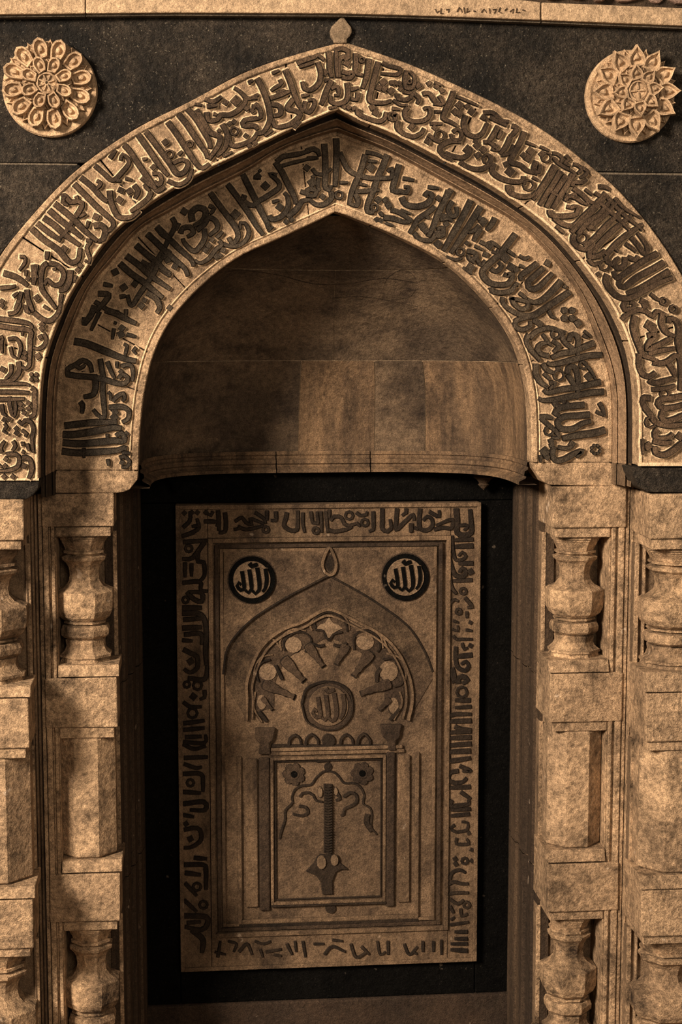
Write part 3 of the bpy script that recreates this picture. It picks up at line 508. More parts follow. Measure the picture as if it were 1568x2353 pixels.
# ================================================================== INNER FRIEZE
nf = thing('inner_inscribed_arch', 'smaller inner pointed arch band of dark raised calligraphy rimming the hollow niche', 'arch')
for side, lst in ((0, [0, 5, 18, 30, 43, 50, 64.1]), (1, [0, 7, 22, 34, 46, 64.1])):
    for a, b in splits(lst):
        a = 0 if a < .1 else a
        band_piece('voussoir', 'io', 'ii', side, a, min(b, NR), 0, 1, P1, P1+.05, M['field'], nf, .0015)
    band_piece('border_fillet', 'io', 'ii', side, 0, NR, 0, .055, P1-.006, P1, M['field'], nf)
    band_piece('border_fillet', 'io', 'ii', side, 0, NR, .925, 1.0, P1-.008, P1, M['field'], nf)
    band_piece('border_fillet', 'io', 'ii', side, 0, NR, .885, .905, P1-.004, P1, M['edge'], nf)
LM2 = [M['letter2'], M['edge2'], M['crev_shade']]
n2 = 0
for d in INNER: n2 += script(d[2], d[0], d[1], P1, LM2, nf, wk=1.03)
pxprism('springer_block', [(129, 1081), (318, 1081), (316, 1102), (298, 1125), (287, 1130), (269, 1133), (94, 1133), (105, 1107), (128, 1092)], P1, P1+.12, M['pier'], nf, .003)
pxprism('springer_block', [(1221, 1063), (1405, 1063), (1411, 1086), (1440, 1118), (1264, 1115), (1250, 1108), (1225, 1077)], P1, P1+.12, M['pier'], nf, .003)
# ================================================================== NICHE VAULT
ZL = P(1255, 1112, P1).z                 # underside level of the niche cornice
XL, XR = P(318, 1090, P1).x, P(1222, 1062, P1).x
ZA = C['ii'][0][0].z; XA = C['ii'][0][0].x
DN = .395
def edge_x(side, z):
    c = C['ii'][side]
    if z <= c[-1].z: return c[-1].x
    for a, b in zip(c, c[1:]):
        if b.z <= z <= a.z: return a.x+(b.x-a.x)*(a.z-z)/(a.z-b.z+1e-9)
    return c[0].x
AT = {}
def arc_angle(s, n):
    key = round(n, 2)
    if key not in AT:
        e = 2.0/key; pts = []
        for i in range(721):
            a = math.pi*i/720; pts.append((-.5*math.copysign(abs(math.cos(a))**e, math.cos(a)), .41*abs(math.sin(a))**e))
        L = [0]
        for p, q in zip(pts, pts[1:]): L.append(L[-1]+math.hypot(q[0]-p[0], q[1]-p[1]))
        AT[key] = [l/L[-1] for l in L]
    T = AT[key]; lo, hi = 0, 720
    while hi-lo > 1:
        m = (lo+hi)//2
        if T[m] <= s: lo = m
        else: hi = m
    return math.pi*(lo+(s-T[lo])/max(1e-12, T[hi]-T[lo]))/720
def plan(s, xl, xr, D, n, y0=P1+.052):
    a = math.pi-arc_angle(max(0, min(1, s)), n); cx, sx = math.cos(a), math.sin(a); e = 2.0/n
    return ((xl+xr)/2+(xr-xl)/2*math.copysign(abs(cx)**e, cx), y0+D*abs(sx)**e)
def vault_pt(s, z, off=0.0):
    xl, xr = edge_x(0, z), edge_x(1, z); t = max(0, min(1, (ZA-z)/(ZA-ZL)))
    k = 1-(1-t)**2.6; D = DN*(k**.85)+.004; n = 2.0+1.5*min(1, t*1.6)
    x, y = plan(s, xl-off, xr+off, D, n)
    return (x, y+off, z)
nv = thing('niche_vault', 'brown stained stone vault lining the hollow above the niche cornice with thin pale joints', 'vault')
z620, z828 = Z(626, .55), Z(829, .55)
def vault_hit(px, py):
    Y = .5; s_ = .5
    for _ in range(14):
        p = P(px, py, Y); lo, hi = 0.0, 1.0
        for _ in range(24):
            m = (lo+hi)/2
            if vault_pt(m, p.z)[0] < p.x: lo = m
            else: hi = m
        s_ = lo; Y = .5*Y+.5*vault_pt(lo, p.z)[1]
    return s_, P(px, py, Y), Y
def S(px, py): return vault_hit(px, py)[0]
def vault_stone(s0, s1, z0, z1, mat, off=0, name='vault_stone', g=.0011):
    ns = max(3, int((s1-s0)*60)); nz = max(3, int((z1-z0)/.02)); V = []; Fc = []
    for j in range(nz+1):
        z = z0+g+(z1-z0-2*g)*j/nz
        for i in range(ns+1):
            V.append(vault_pt(s0+(s1-s0)*i/ns, z, off))
    w = ns+1
    for j in range(nz):
        for i in range(ns): Fc.append((j*w+i, j*w+i+1, (j+1)*w+i+1, (j+1)*w+i))
    return build(name, V, Fc, mat, nv, smooth=True)
gs = .0007
def course(z0, z1, cuts, mats):
    for k, (a, b) in enumerate(zip(cuts, cuts[1:])):
        vault_stone(a+(gs if a > 0 else 0), b-(gs if b < 1 else 0), z0, z1, mats[k % len(mats)])
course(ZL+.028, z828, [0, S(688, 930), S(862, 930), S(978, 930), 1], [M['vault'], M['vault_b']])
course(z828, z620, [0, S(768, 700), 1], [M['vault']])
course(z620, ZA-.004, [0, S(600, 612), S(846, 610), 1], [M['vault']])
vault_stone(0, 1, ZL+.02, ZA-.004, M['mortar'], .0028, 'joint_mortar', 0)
for pts in ([(505, 626), (560, 622), (640, 632), (720, 652), (800, 652), (880, 640), (960, 650)], [(900, 690), (945, 680), (958, 650), (945, 628), (918, 622), (890, 640), (880, 665)], [(760, 685), (830, 682), (900, 692), (960, 705)], [(840, 520), (850, 560)], [(1104, 760), (1108, 780), (1106, 785)]):
    q = catmull(pts, 9); V = []; m_ = len(q)
    for i, (a, b) in enumerate(q):
        p0 = vault_hit(a, b-.8); p1 = vault_hit(a, b+.8)
        for p_ in (p0, p1): V.append((p_[1].x, p_[2]-.0009, p_[1].z))
    build('scratch_mark', V, [(2*i, 2*i+2, 2*i+3, 2*i+1) for i in range(m_-1)], M['dark_stone'], nv)

# ---- niche cornice, swept along the plan of the niche
nc = thing('niche_cornice', 'thin moulded stone ledge curving round the niche above the black surround', 'ledge')
CP = [(0, .052), (.006, .052), (.008, .043), (.004, .040), (.004, .034), (.012, .030), (.014, .020), (.008, .016), (.010, .012), (.026, .004), (.026, -.004), (-.02, -.004)]
def sweep(s0, s1):
    n = max(4, int((s1-s0)*90)); V = []; Fc = []; m = len(CP); cxm = (XL+XR)/2
    pl = lambda s: plan(s, XL, XR, DN+.03, 3.5, P1+.02)
    for k in range(n+1):
        s = s0+(s1-s0)*k/n; a = pl(max(0, s-.004)); b = pl(min(1, s+.004)); p = pl(s)
        dx, dy = b[0]-a[0], b[1]-a[1]; l = math.hypot(dx, dy); nx, ny = dy/l, -dx/l
        for o, z in CP: V.append((p[0]+nx*o, p[1]+ny*o, ZL+z))
    for k in range(n):
        for c in range(m-1): Fc.append((k*m+c, k*m+c+1, (k+1)*m+c+1, (k+1)*m+c))
    return build('ledge_stone', V, Fc, M['vault_b'], nc)
for a, b in ((0, .415), (.417, .585), (.587, 1)): sweep(a, b)
# ================================================================== BLACK SURROUND + STEP
YB = .62
bs = thing('black_stone_surround', 'plain black stone slabs framing the carved panel at the back of the niche', 'slab')
pz1, pz0 = Z(1157, .60, 755), Z(2217, .60, 755)
px0, px1 = X(409, .60), X(1099.5, .60)
xb0, xb1 = X(331, YB), X(1173, YB)
zst = Z(2297, .612, 760)
box('lintel_slab', xb0-.03, xb1+.03, YB, YB+.06, pz1+.004, ZL+.03, M['black'], bs)
box('side_slab', xb0-.03, px0-.002, YB, YB+.06, zst, pz1+.002, M['black'], bs)
box('side_slab', px1+.002, xb1+.03, YB, YB+.06, zst, pz1+.002, M['black'], bs)
box('base_slab', px0, px1, YB, YB+.06, zst, pz0-.002, M['black'], bs)
o = box('niche_step', xb0-.02, xb1+.02, .612, YB+.1, 0, zst-.001, stone('step_stone', (.045, .028, .018), (.03, .02, .014), stain_amt=.8, grain=.6, spots=.3), None, .006)
tag(o, 'dim brown stone step across the foot of the niche under the black surround', 'step')
for cxp, cyp, sd, lb in ((1116, 1104, 1, 'small bell-shaped stone pendant at the right end under the niche cornice'), (404, 1108, -1, 'small black bell-shaped pendant at the left end under the niche cornice')):
    q = P(cxp, 1090, .56); V = []; Fc = []; prof = [(.034, 0), (.034, -.006), (.026, -.012), (.030, -.017), (.020, -.024), (.012, -.034), (.016, -.038), (.008, -.046), (.001, -.052)]; n = 16
    for r, z in prof:
        for k in range(n):
            a = 2*math.pi*k/n; V.append((q.x+r*math.cos(a), .585+r*math.sin(a), ZL-.003+z))
    for j in range(len(prof)-1):
        for k in range(n): Fc.append((j*n+k, j*n+(k+1) % n, (j+1)*n+(k+1) % n, (j+1)*n+k))
    Fc.append(tuple(range(n)))
    tag(fix(build('corner_pendant', V, Fc, M['jamb'] if sd > 0 else M['black'], None)), lb, 'pendant')  # left pendant takes the black stone
# ================================================================== JAMBS
def jamb(nm, label, pts):
    t = thing(nm, label, 'moulding')
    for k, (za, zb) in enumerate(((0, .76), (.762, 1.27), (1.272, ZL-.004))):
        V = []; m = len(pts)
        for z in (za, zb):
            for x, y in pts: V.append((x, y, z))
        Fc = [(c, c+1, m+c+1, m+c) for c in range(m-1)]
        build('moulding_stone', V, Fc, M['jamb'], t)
xi_l, xi_r = X(270, P1), X(1266, P1)
def jpts(x0, x1, s):
    out = [(x0-s*.03, .28), (x0-s*.0, .28)]
    ys = [.30, .32, .325, .36, .365, .40, .41, .45, .455, .50, .505, .56, .565, .60, .625]
    os = [0, .0, .007, .007, .0, .0, .010, .010, .002, .002, .009, .009, .001, .001, .0]
    for y, o_ in zip(ys, os):
        t = (y-.28)/.345; out.append((x0+(x1-x0)*t+s*(-.0+o_), y))
    return out
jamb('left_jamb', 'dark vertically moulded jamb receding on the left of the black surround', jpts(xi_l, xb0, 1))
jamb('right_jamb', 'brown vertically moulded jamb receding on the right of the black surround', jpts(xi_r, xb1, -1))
# ================================================================== PIERS
# baluster outlines: (z from 1 at the top to 0 at the foot, half-width as a share of the widest)
BAL = [(1.0, .86), (.972, .86), (.970, .80), (.955, .80), (.952, .76), (.935, .74), (.90, .66), (.872, .62), (.870, .70), (.852, .70), (.848, .60), (.838, .58), (.822, .76), (.800, .74), (.775, .62),
       (.74, .54), (.68, .50), (.63, .54), (.59, .68), (.562, .92), (.556, .98), (.548, 1.0), (.47, 1.0), (.40, .97), (.355, .88), (.325, .72), (.320, .64), (.312, .72), (.300, .72), (.296, .60), (.285, .60),
       (.280, .78), (.245, .84), (.205, .82), (.185, .72), (.180, .62), (.172, .62), (.168, .68), (.155, .68), (.12, .66), (.085, .72), (.060, .84), (.055, .90), (.035, .90), (.033, .82), (.0, .86)]
SH = [(1.0, .94), (.985, .98), (.975, 1.0), (.02, 1.0), (.01, .97), (0, .9)]
def octa(name, cx, cy, z0, z1, half, prof, mat, parent):
    V = []; Fc = []; R = half/math.cos(math.pi/8)
    for t, r in prof:
        for k in range(8):
            a = math.pi/8+k*math.pi/4; V.append((cx+R*r*math.cos(a), cy+R*r*math.sin(a), z0+(z1-z0)*t))
    for j in range(len(prof)-1):
        for k in range(8): Fc.append((j*8+k, j*8+(k+1) % 8, (j+1)*8+(k+1) % 8, (j+1)*8+k))
    Fc += [tuple(range(8)), tuple(range(len(prof)*8-1, len(prof)*8-9, -1))]
    return fix(build(name, V, Fc, mat, parent))
def pier(name, label, s, xin, xout, Y, half, cx, rows, strip, pxr):
    """s: +1 when the open corner looks to +x; rows: (kind, top px, bottom px)"""
    t = thing(name, label, 'pier'); mat = M['pier']
    xbl = xout+((strip[0]+(strip[1]-strip[0])*.24)-strip[1]) if strip else xout
    d = .14; back = Y+d
    for kind, a, b in rows:
        z1, z0 = P(pxr, a, Y).z, max(0.0, P(pxr, b, Y).z)
        if z1 < .02: continue
        if kind == 'block':
            box('pier_block', xbl, xin, Y-.001+random.uniform(-.002, .001), back+.14, z0, z1, mat, t, .0035, .0012)
        elif kind == 'abacus':
            box('abacus', xout, xin-s*.009, Y+.008, back+.14, z0, z1, mat, t, .002)
        elif kind == 'sill':
            o = box('sill', xout, xin+s*.006, Y-.007, back-.003, z0, z1, mat, t, .002)
            box('sill_core', xout, xin-s*.001, back-.003, back+.14, z0, z1, M['mould'], t, 0)
            box('sill_painted_shadow', xout, xin-s*.006, Y+.012, back+.14, z0-.006, z0, M['dark_stone'], t, 0)  # dark strip paints the shadow line under the sill
            # splayed top edge
            for v in o.data.vertices:
                if v.co.z > (z0+z1)/2 and v.co.y < Y+.05: v.co.y += .010
        elif kind in ('baluster', 'shaft'):
            prof = BAL if kind == 'baluster' else SH
            box('recess_back', xout, xin-s*.001, back-.012, back+.14, z0, z1, M['mould'], t, 0)  # brown back stone, darker than the blocks to deepen the recess shadow by colour
            box('recess_strip', xin-s*.011, xin-s*.001, back-.022, back-.012, z0, z1, mat, t, .001)
            octa(kind, cx, Y+.010+half, z0, z1, half, prof, M['baluster'] if kind == 'baluster' else mat, t)
    if strip:
        x0, x1 = strip; top = P(pxr, rows[0][1], Y).z
        w = (x1-x0)
        for (u0, u1, dy) in ((0, .22, .007), (.26, .58, .002), (.58, .72, .012), (.72, .93, .004), (.93, 1.0, .012)):
            box('frame_strip', x0+w*u0, x0+w*u1, Y+dy, back, 0, top, mat, t, .0025)
    return t
rowsL = [('block', 1134, 1211), ('abacus', 1212, 1234), ('baluster', 1234, 1529), ('sill', 1529, 1554), ('block', 1557, 1672), ('abacus', 1674, 1698), ('shaft', 1698, 1977), ('sill', 1978, 2003), ('block', 2008, 2118), ('abacus', 2120, 2141), ('baluster', 2141, 2436), ('sill', 2436, 2462), ('block', 2464, 3300)]
rowsR = [('block', 1117, 1213), ('abacus', 1214, 1236), ('baluster', 1236, 1517), ('sill', 1517, 1544), ('block', 1547, 1660), ('abacus', 1661, 1682), ('shaft', 1682, 1953), ('sill', 1953, 1979), ('block', 1984, 2095), ('abacus', 2096, 2116), ('baluster', 2116, 2398), ('sill', 2398, 2424), ('block', 2426, 3300)]
rowsA = [('block', 1148, 1242), ('abacus', 1243, 1264), ('baluster', 1264, 1578), ('sill', 1578, 1601), ('block', 1604, 1720), ('abacus', 1722, 1745), ('shaft', 1745, 2037), ('sill', 2038, 2063), ('block', 2067, 2180), ('abacus', 2182, 2202), ('baluster', 2202, 2520), ('sill', 2520, 2546), ('block', 2548, 3300)]
rowsB = [('block', 1135, 1238), ('abacus', 1239, 1264), ('baluster', 1264, 1545), ('sill', 1545, 1589), ('block', 1592, 1704), ('abacus', 1706, 1727), ('shaft', 1727, 2012), ('sill', 2012, 2041), ('block', 2045, 2152), ('abacus', 2154, 2172), ('baluster', 2172, 2462), ('sill', 2462, 2490), ('block', 2492, 3300)]
pier('inner_left_pier', 'carved stone pier just left of the black surround with octagonal balusters in corner recesses', 1, X(270, P1), X(136, P1), P1, .069, X(195, P1), rowsL, (X(96, P1), X(136, P1)), 200)
pier('inner_right_pier', 'carved stone pier just right of the black surround with octagonal balusters in corner recesses', -1, X(1264, P1), X(1397, P1), P1, .069, X(1333, P1), rowsR, (X(1440, P1), X(1397, P1)), 1330)
pier('outer_left_pier', 'pale stone pier cut by the left edge of the photo, stepping forward with dark-faced balusters', 1, X(66), X(-134), 0, .088, X(66)-.094, rowsA, (X(-134)-.04, X(-134)), 40)
pier('outer_right_pier', 'bright weathered stone pier cut by the right edge of the photo, stepping forward', -1, X(1484), X(1692), 0, .088, X(1484)+.094, rowsB, (X(1692)+.04, X(1692)), 1530)
# vertical mouldings between inner and outer piers
def vmould(nm, label, x0, x1, y0, y1, mat):
    t = thing(nm, label, 'moulding'); n = 4
    for k in range(n):
        a = x0+(x1-x0)*k/n; b = x0+(x1-x0)*(k+1)/n-.001*(1 if x1 > x0 else -1)
        ya = y0+(y1-y0)*k/n+(.008 if k % 2 else 0)
        box('moulding_rib', a, b, ya, .30, 0, P(760, 1135 if x1 > x0 else 1121, .1).z, mat, t, .003)
vmould('left_pier_moulding', 'ribbed vertical moulding between the two left piers', X(64, .1), X(95, P1), .115, .155, M['mould'])
vmould('right_pier_moulding', 'ribbed vertical moulding between the two right piers', X(1482, .1), X(1441, P1), .115, .155, M['pier'])
# ================================================================== CARVED PANEL
YP = .606
pn = thing('carved_panel', 'tall carved stone panel with a miniature niche, hanging lamp and inscription border', 'panel')
box('back_plate', px0, px1, YP, YP+.03, pz0, pz1, M['panel_lo'], pn, .003)
def frame(name, xl, xr, yt, yb, w, yf, mat, pym=1650, skip=()):
    x0, x1 = X(xl, YP, pym), X(xr, YP, pym); z1, z0 = Z(yt, YP, 755), Z(yb, YP, 755)
    if 'l' not in skip: box(name, x0, x0+w, yf, YP, z0, z1, mat, pn, .0015)
    if 'r' not in skip: box(name, x1-w, x1, yf, YP, z0, z1, mat, pn, .0015)
    if 't' not in skip: box(name, x0+w, x1-w, yf, YP, z1-w, z1, mat, pn, .0015)
    if 'b' not in skip: box(name, x0+w, x1-w, yf, YP, z0, z0+w, mat, pn, .0015)
box('inscription_border', px0+.002, X(481, YP), .598, YP, pz0+.002, pz1-.002, M['panel'], pn, .002)
box('inscription_border', X(1033, YP), px1-.002, .598, YP, pz0+.002, pz1-.002, M['panel'], pn, .002)
box('inscription_border', X(482, YP), X(1032, YP), .598, YP, Z(1233, YP, 755), pz1-.002, M['panel'], pn, .002)
box('inscription_border', X(482, YP), X(1032, YP), .598, YP, pz0+.002, Z(2142, YP, 755), M['panel'], pn, .002)
frame('rim_fillet', 409, 1099.5, 1157, 2217, .011, .591, M['panel'])
frame('frame_fillet', 482, 1032, 1233, 2142, .012, .590, M['panel'])
frame('frame_fillet', 497, 1014, 1248, 2130, .010, .595, M['panel_md'])
frame('frame_fillet', 508, 1001, 1258, 2120, .009, .598, M['panel'])
# spandrels of the miniature arch
AO_L = [(756, 1322), (719, 1341), (651, 1377), (574, 1428), (525, 1486), (513, 1549)]
AO_R = [(756, 1322), (808, 1350), (865, 1384), (937, 1438), (976, 1496), (995, 1544)]
YS = .5985
pxprism('spandrel_field', [(515, 1262), (756, 1262)]+catmull(AO_L, 10)+[(513, 1552)], YS, YP, M['panel_lo'], pn, .001)
pxprism('spandrel_field', [(757, 1262), (997, 1262), (997, 1552)]+catmull(AO_R, 10)[::-1], YS, YP, M['panel_lo'], pn, .001)
for L_ in (AO_L, AO_R):
    stroke([(a, b) for a, b in L_], 4, YS, [M['panel_dk'], M['panel_md']], pn, 'arch_edge', .003, .5, taper=False)
# intrados band, set deeper; its shade is put into the darker colour
RA = [(567, 1655), (568, 1607), (569, 1560), (598, 1490), (642, 1450), (695, 1428), (735, 1405), (757, 1400), (780, 1407), (816, 1425), (879, 1460), (918, 1503), (942, 1559), (947, 1610), (938, 1655)]
def inset(pts, k, c=(756, 1600)): return [(c[0]+(a-c[0])*k, c[1]+(b-c[1])*k) for a, b in pts]
PD = [M['panel_dk'], M['panel_md']]; PL = [M['panel'], M['panel_md']]; PM = [M['panel_md'], M['panel_dk']]
_lo = catmull(AO_L, 10); _ro = catmull(AO_R, 10); _in = catmull(RA, 8)
pxprism('arch_band', _lo[::-1]+_ro[1:]+[(994, 1560), (960, 1600), (950, 1655)][0:1]+[p for p in _in[::-1]]+[(513, 1560)], YP-.0025, YP, M['band'], pn)
stroke(RA, 7, YP, PL, pn, 'ring_moulding', .011, 1.5, taper=False)
stroke(inset(RA, .93), 5, YP, PL, pn, 'ring_moulding', .009, 1.2, taper=False)
script(TRAC, (540, 1380), 3.647, YP, PD, pn, h=.008, fl=1.6)
script(TRACL, (540, 1380), 3.647, YP, PL, pn, h=.006, fl=1.2)
_a = [p for p in inset(_in, .905, (756, 1600)) if p[1] < 1640]; _b = [p for p in inset(_in, .67, (756, 1600)) if p[1] < 1627]
pxprism('lobe_ground', _a+_b[::-1], YP-.0022, YP, M['panel_md'], pn)
for (tx, ty), (bx, by), w in (((743, 1531), (707, 1482), 21), ((773, 1526), (797, 1482), 21), ((698, 1564), (652, 1514), 25), ((814, 1553), (853, 1499), 25), ((676, 1602), (606, 1571), 24), ((831, 1594), (899, 1570), 24), ((626, 1631), (602, 1603), 12), ((873, 1632), (897, 1606), 14)):
    dx, dy = tx-bx, ty-by; l = math.hypot(dx, dy); dx /= l; dy /= l
    prof = [(0, .20), (.04, .46), (.16, .50), (.34, .46), (.48, .36), (.60, .27), (.74, .30), (.80, .22), (.93, .20), (.95, .27), (1.0, .26)]
    out = [(bx+dx*l*t-dy*w*r, by+dy*l*t+dx*w*r) for t, r in prof]+[(bx+dx*l*t+dy*w*r, by+dy*l*t-dx*w*r) for t, r in prof[::-1]]
    pxprism('lotus_bud', out, YP-.009, YP, M['panel_md'], pn, .002)
    pxprism('bud_outline', [(a+(a-(bx+tx)/2)*.10, b+(b-(by+ty)/2)*.10) for a, b in out], YP-.003, YP, M['panel_dk'], pn, 0)
for cx, cy, r, sy in ((490, 368, 20, .95), (275, 595, 21, .95), (1092, 345, 21, .9), (1288, 590, 22, 1.1), (225, 850, 11, 1.6), (1330, 880, 12, 1.6)):
    ngon_boss(540+cx/3.647, 1380+cy/3.647, r, YP, [M['panel_lt'], M['panel_dk'], M['panel_lt']], pn, 'lobe_field', .0048, 12, 0, 2.2, sy)
pxprism('trefoil_field', [(540+a/3.647, 1380+b/3.647) for a, b in ((680, 235), (720, 200), (755, 190), (790, 140), (825, 190), (870, 205), (905, 235), (860, 255), (825, 275), (800, 315), (780, 315), (760, 275), (725, 250))], YP-.005, YP, M['panel_lt'], pn, .001)
for pts in ([(170, 1070), (340, 1070), (320, 1170), (290, 1200), (300, 1290), (200, 1290), (210, 1200), (170, 1150)], [(1220, 1040), (1400, 1040), (1380, 1150), (1350, 1180), (1350, 1260), (1290, 1260), (1280, 1180), (1240, 1140)]):
    pxprism('capital', [(540+a/3.647, 1380+b/3.647) for a, b in pts], .592, YP, M['panel_md'], pn, .003)
box('colonnette', X(594, YP), X(619, YP), .596, YP, Z(2086, YP), Z(1735, YP), M['panel_md'], pn, .006)
box('colonnette', X(887, YP), X(908, YP), .596, YP, Z(2086, YP), Z(1728, YP), M['panel_md'], pn, .006)
frame('frame_fillet', 546, 962, 1732, 2114, .011, .596, M['panel'], 1900, skip=('t',))
frame('frame_fillet', 622, 886, 1736, 2073, .008, .594, M['panel'], 1900)
frame('frame_fillet', 632, 877, 1745, 2064, .004, .600, M['panel_dk'], 1900)
box('dark_sill', X(620, YP), X(888, YP), .5935, YP, Z(2077, YP), Z(2073, YP), M['panel_dk'], pn, 0)
box('dark_sill', X(546, YP), X(962, YP), .595, YP, Z(2121, YP), Z(2115, YP), M['panel_dk'], pn, 0)
for a, b in ((564, 592), (913, 941)):
    box('pilaster_strip', X(a, YP, 1900), X(b, YP, 1900), .597, YP, Z(2076, YP), Z(1738, YP), M['panel'], pn, .002)
box('string_course', X(622, YP), X(925, YP), .595, YP, Z(1722, YP), Z(1714, YP), M['panel'], pn, .002)
box('string_course', X(618, YP), X(930, YP), .598, YP, Z(1732, YP), Z(1724, YP), M['panel'], pn, .002)
# medallions
def medallion(cx, cy, r, dy, dark):
    yb = YS if dark else YP
    o = ngon_boss(cx, cy, r+(11 if dark else 8), yb, [M['black'] if dark else M['panel_md'], M['panel_md']], pn, 'medallion', .006, 32, 0, 3)
    ngon_boss(cx, cy, r, yb-.006, [M['panel_lt'] if dark else M['panel_lo'], M['black'] if dark else M['panel_dk']], o, 'medallion_disc', .003, 32, 0, 1)
    k = r/43.0
    g = lambda p: (cx+p[0]*k, cy+p[1]*k)
    mt = [M['black'] if dark else M['panel_md'], M['panel_lt'] if dark else M['panel_lo']]
    for w, pts in ((8.5, [(31, -26), (34, 0), (30, 20), (24, 28)]), (9, [(12, -28), (17, 5), (16, 24), (8, 32), (0, 24)]), (9, [(-6, -24), (-2, 5), (-1, 22), (-8, 30), (-15, 24)]), (8.5, [(-23, -20), (-19, 5), (-18, 22), (-26, 24), (-34, 14), (-30, 6), (-24, 12)]), (10, [(-6, -38), (0, -31), (9, -34), (14, -36)])):
        stroke([g(p) for p in pts], w*k, yb-.009, mt, o, 'carved_letter', .004, 1.0)
medallion(579, 1332, 43, 0, True); medallion(932, 1326, 43, 0, True); medallion(755, 1622, 46, 0, False)
# teardrop finial of the small arch
stroke([(757, 1258), (745, 1280), (741, 1300), (748, 1316), (757, 1321), (768, 1316), (773, 1300), (769, 1280)], 7, YS, PL, pn, 'teardrop_finial', .008, 1.2, True)
ngon_boss(758, 1293, 9, YS, PD, pn, 'finial_eye', .002, 10, 0, 1, 2.1)
# hanging lamp niche
script(DOORD, (600, 1720), 5.058, YP, PD, pn, h=.005, fl=1.0)
for cx, cy in ((676, 1779), (833, 1777)):
    o = ngon_boss(cx, cy, 12, YP, PM, pn, 'flower', .0065, 14, 0, 1)
    for k in range(7):
        a = 2*math.pi*k/7-.4; ngon_boss(cx+17*math.cos(a), cy+17*math.sin(a), 9.5, YP, PM, o, 'petal', .005, 8, a, 1.2)
    ngon_boss(cx, cy, 7.5, YP-.006, [M['black'], M['black']], o, 'flower_eye', .002, 12, 0, .4)
for k in range(26):
    y = 1803+k*6.1; stroke([(744.5, y), (754, y+3.2), (764, y)], 5, YP, PD, pn, 'chain_link', .010, .4)
lamp = [(520, 1430), (620, 1330), (650, 1260), (700, 1230), (760, 1240), (790, 1210), (830, 1240), (880, 1240), (920, 1330), (1020, 1410), (930, 1410), (870, 1440), (830, 1550), (835, 1700), (715, 1700), (700, 1560), (640, 1480)]
pxprism('hanging_lamp', [(600+a/5.058, 1720+b/5.058) for a, b in lamp], .598, YP, M['panel_dk'], pn, .002)
for cx, cy, r in ((739, 1981, 11), (769, 1976, 9)):
    ngon_boss(cx, cy, r, .598, [M['panel_lt'], M['panel_md']], pn, 'lamp_bulb', .005, 12, 0, 1, 1.45)
for cx, cy, r, s_ in ((736, 1820, 5.5, 2.2), (772, 1818, 4.5, 2.0)):
    ngon_boss(cx, cy, r, YP, [M['panel_lt'], M['panel_md']], pn, 'lamp_leaf', .006, 10, 0, 1, s_)
# inscription round the panel
n3 = 0
for d in PANEL: n3 += script(d[2], d[0], d[1], .598, PD, pn, h=.005, fl=1.2)
# ================================================================== FINIAL + ROSETTES
fn = pxprism('leaf_finial', [(768, 99), (766, 90), (760, 82), (759, 70), (763, 60), (772, 51), (781, 42), (786, 36), (792, 41), (800, 52), (808, 62), (810, 74), (804, 84), (797, 90), (799, 99)], -.012, .01, M['leaf'], None, .004)
tag(fn, 'small plain leaf-shaped stone finial on the tip of the outer arch', 'finial')
def petal(name, cx, cz, ang, r0, r1, wd, y, h, pointed, parent, mat, ribm):
    n = 9; L_ = r1-r0
    def outline(k):
        pts = []
        for sgn in (1, -1):
            rr = range(n+1) if sgn == 1 else range(n-1, 0, -1)
            for i in rr:
                t = i/n
                if pointed: ww = math.sin(math.pi*min(1, (t*.62+.30)))**1.0*(1-t**4) if t < 1 else 0
                else: ww = math.sqrt(max(0, 1-(max(0, t-.45)/.55)**2.3))*(.62+.38*min(1, t/.5))
                tt = .5+(t-.5)*k
                pts.append((r0+L_*tt, sgn*wd*ww*k))
        return pts
    lv = [(1.0, 0), (.98, h*.75), (.90, h*.98), (.74, h*.96), (.64, h*.50), (.40, h*.45), (.22, h*.85)]
    V = []; Fc = []; ca, sa = math.cos(ang), math.sin(ang)
    for k, hh in lv:
        for a, b in outline(k): V.append((cx+a*ca-b*sa, y-hh-.004*((a-r0)/L_), cz+a*sa+b*ca))
    m = 2*n
    for j in range(len(lv)-1):
        for i in range(m): Fc.append((j*m+i, j*m+(i+1) % m, (j+1)*m+(i+1) % m, (j+1)*m+i))
    b0 = len(V); a = r0+L_*.5
    V.append((cx+a*ca, y-h*.95-.002, cz+a*sa)); k0 = (len(lv)-1)*m
    for i in range(m): Fc.append((k0+i, k0+(i+1) % m, b0))
    return fix(build(name, V, Fc, mat, parent))
def lathe(name, cx, cz, prof, mat, parent, n=48):
    V = []; Fc = []
    for r, y in prof:
        for k in range(n):
            a = 2*math.pi*k/n; V.append((cx+r*math.cos(a), y, cz+r*math.sin(a)))
    for j in range(len(prof)-1):
        for k in range(n): Fc.append((j*n+k, j*n+(k+1) % n, (j+1)*n+(k+1) % n, (j+1)*n+k))
    Fc.append(tuple(range((len(prof)-1)*n, len(prof)*n)))
    return fix(build(name, V, Fc, mat, parent))
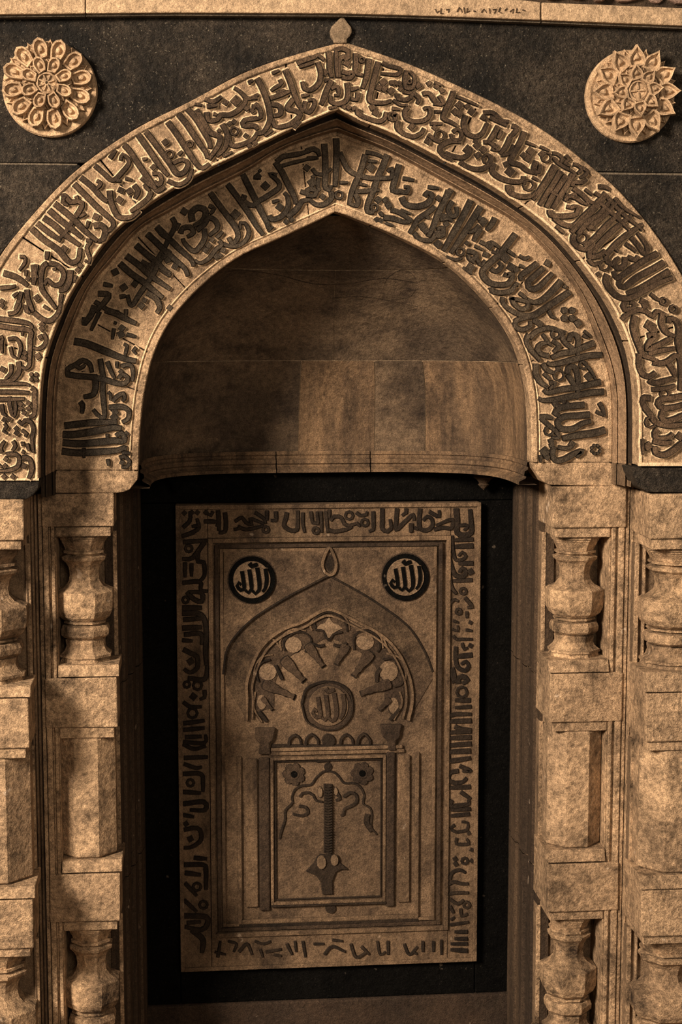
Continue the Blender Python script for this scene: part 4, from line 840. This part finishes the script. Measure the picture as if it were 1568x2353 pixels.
def rosette(label, px, py, pointed, a0, a1, spokes, ox, oz):
    t = thing('lotus_rosette', label, 'rosette', 'lotus rosettes in the slate spandrels'); q = P(px, py, 0); cx, cz = q.x, q.z; mt = M['rosette']
    lathe('disc', cx, cz, [(.104, .005), (.104, -.010), (.101, -.015), (.094, -.015), (.088, -.011), (.050, -.012), (.001, -.012)], mt, t)
    cx += ox; cz += oz
    lathe('inner_disc', cx, cz, [(.086, -.005), (.086, -.016), (.056, -.019), (.054, -.029), (.001, -.031)], mt, t)
    for k in range(12):
        a = a0+2*math.pi*k/12
        petal('under_petal', cx, cz, a+math.pi/12, .055, .099, .014, -.010, .010, True, t, mt, None)
        petal('outer_petal', cx, cz, a, .050, .101 if not pointed else .105, .0175 if not pointed else .0215, -.016, .020, pointed, t, mt, None)
    for k in range(8):
        a = a1+2*math.pi*k/8
        petal('under_petal', cx, cz, a+math.pi/8, .020, .054, .011, -.026, .008, True, t, mt, None)
        petal('inner_petal', cx, cz, a, .021, .060, .0138 if not pointed else .016, -.032, .017, pointed, t, mt, None)
    lathe('centre_boss', cx, cz, [(.024, -.030), (.023, -.044), (.019, -.047), (.018, -.040)], mt, t, 24)
    lathe('boss_hollow', cx, cz, [(.0185, -.030), (.0185, -.039), (.001, -.036)], M['mould'] if pointed else M['crev_shade'], t, 24)
    for k in range(spokes):
        a = a1+2*math.pi*k/spokes; ca, sa = math.cos(a), math.sin(a); w = .0016
        V = []
        for r in (.003, .018):
            for b in (-w, w): V += [(cx+r*ca-b*sa, -.045, cz+r*sa+b*ca), (cx+r*ca-b*sa*2, -.038, cz+r*sa+b*ca*2)]
        build('boss_spoke', V, [(0, 2, 6, 4), (0, 4, 5, 1), (2, 3, 7, 6)], mt, t)
    return t
rosette('round lotus rosette with rounded petals on the left slate spandrel', 116, 207, False, .18, .38, 8, -.004, .009)
rosette('round lotus rosette with pointed petals on the right slate spandrel', 1446, 223, True, .02, .12, 4, .009, .008)
# ceiling and side enclosure are outside the frame; only a plain backing behind the niche is needed
box('niche_backing', xb0-.1, xb1+.1, YB+.06, YB+.1, 0, ZA+.05, M['dark_stone'], wl, 0)
print('strokes', n1, n2, n3)
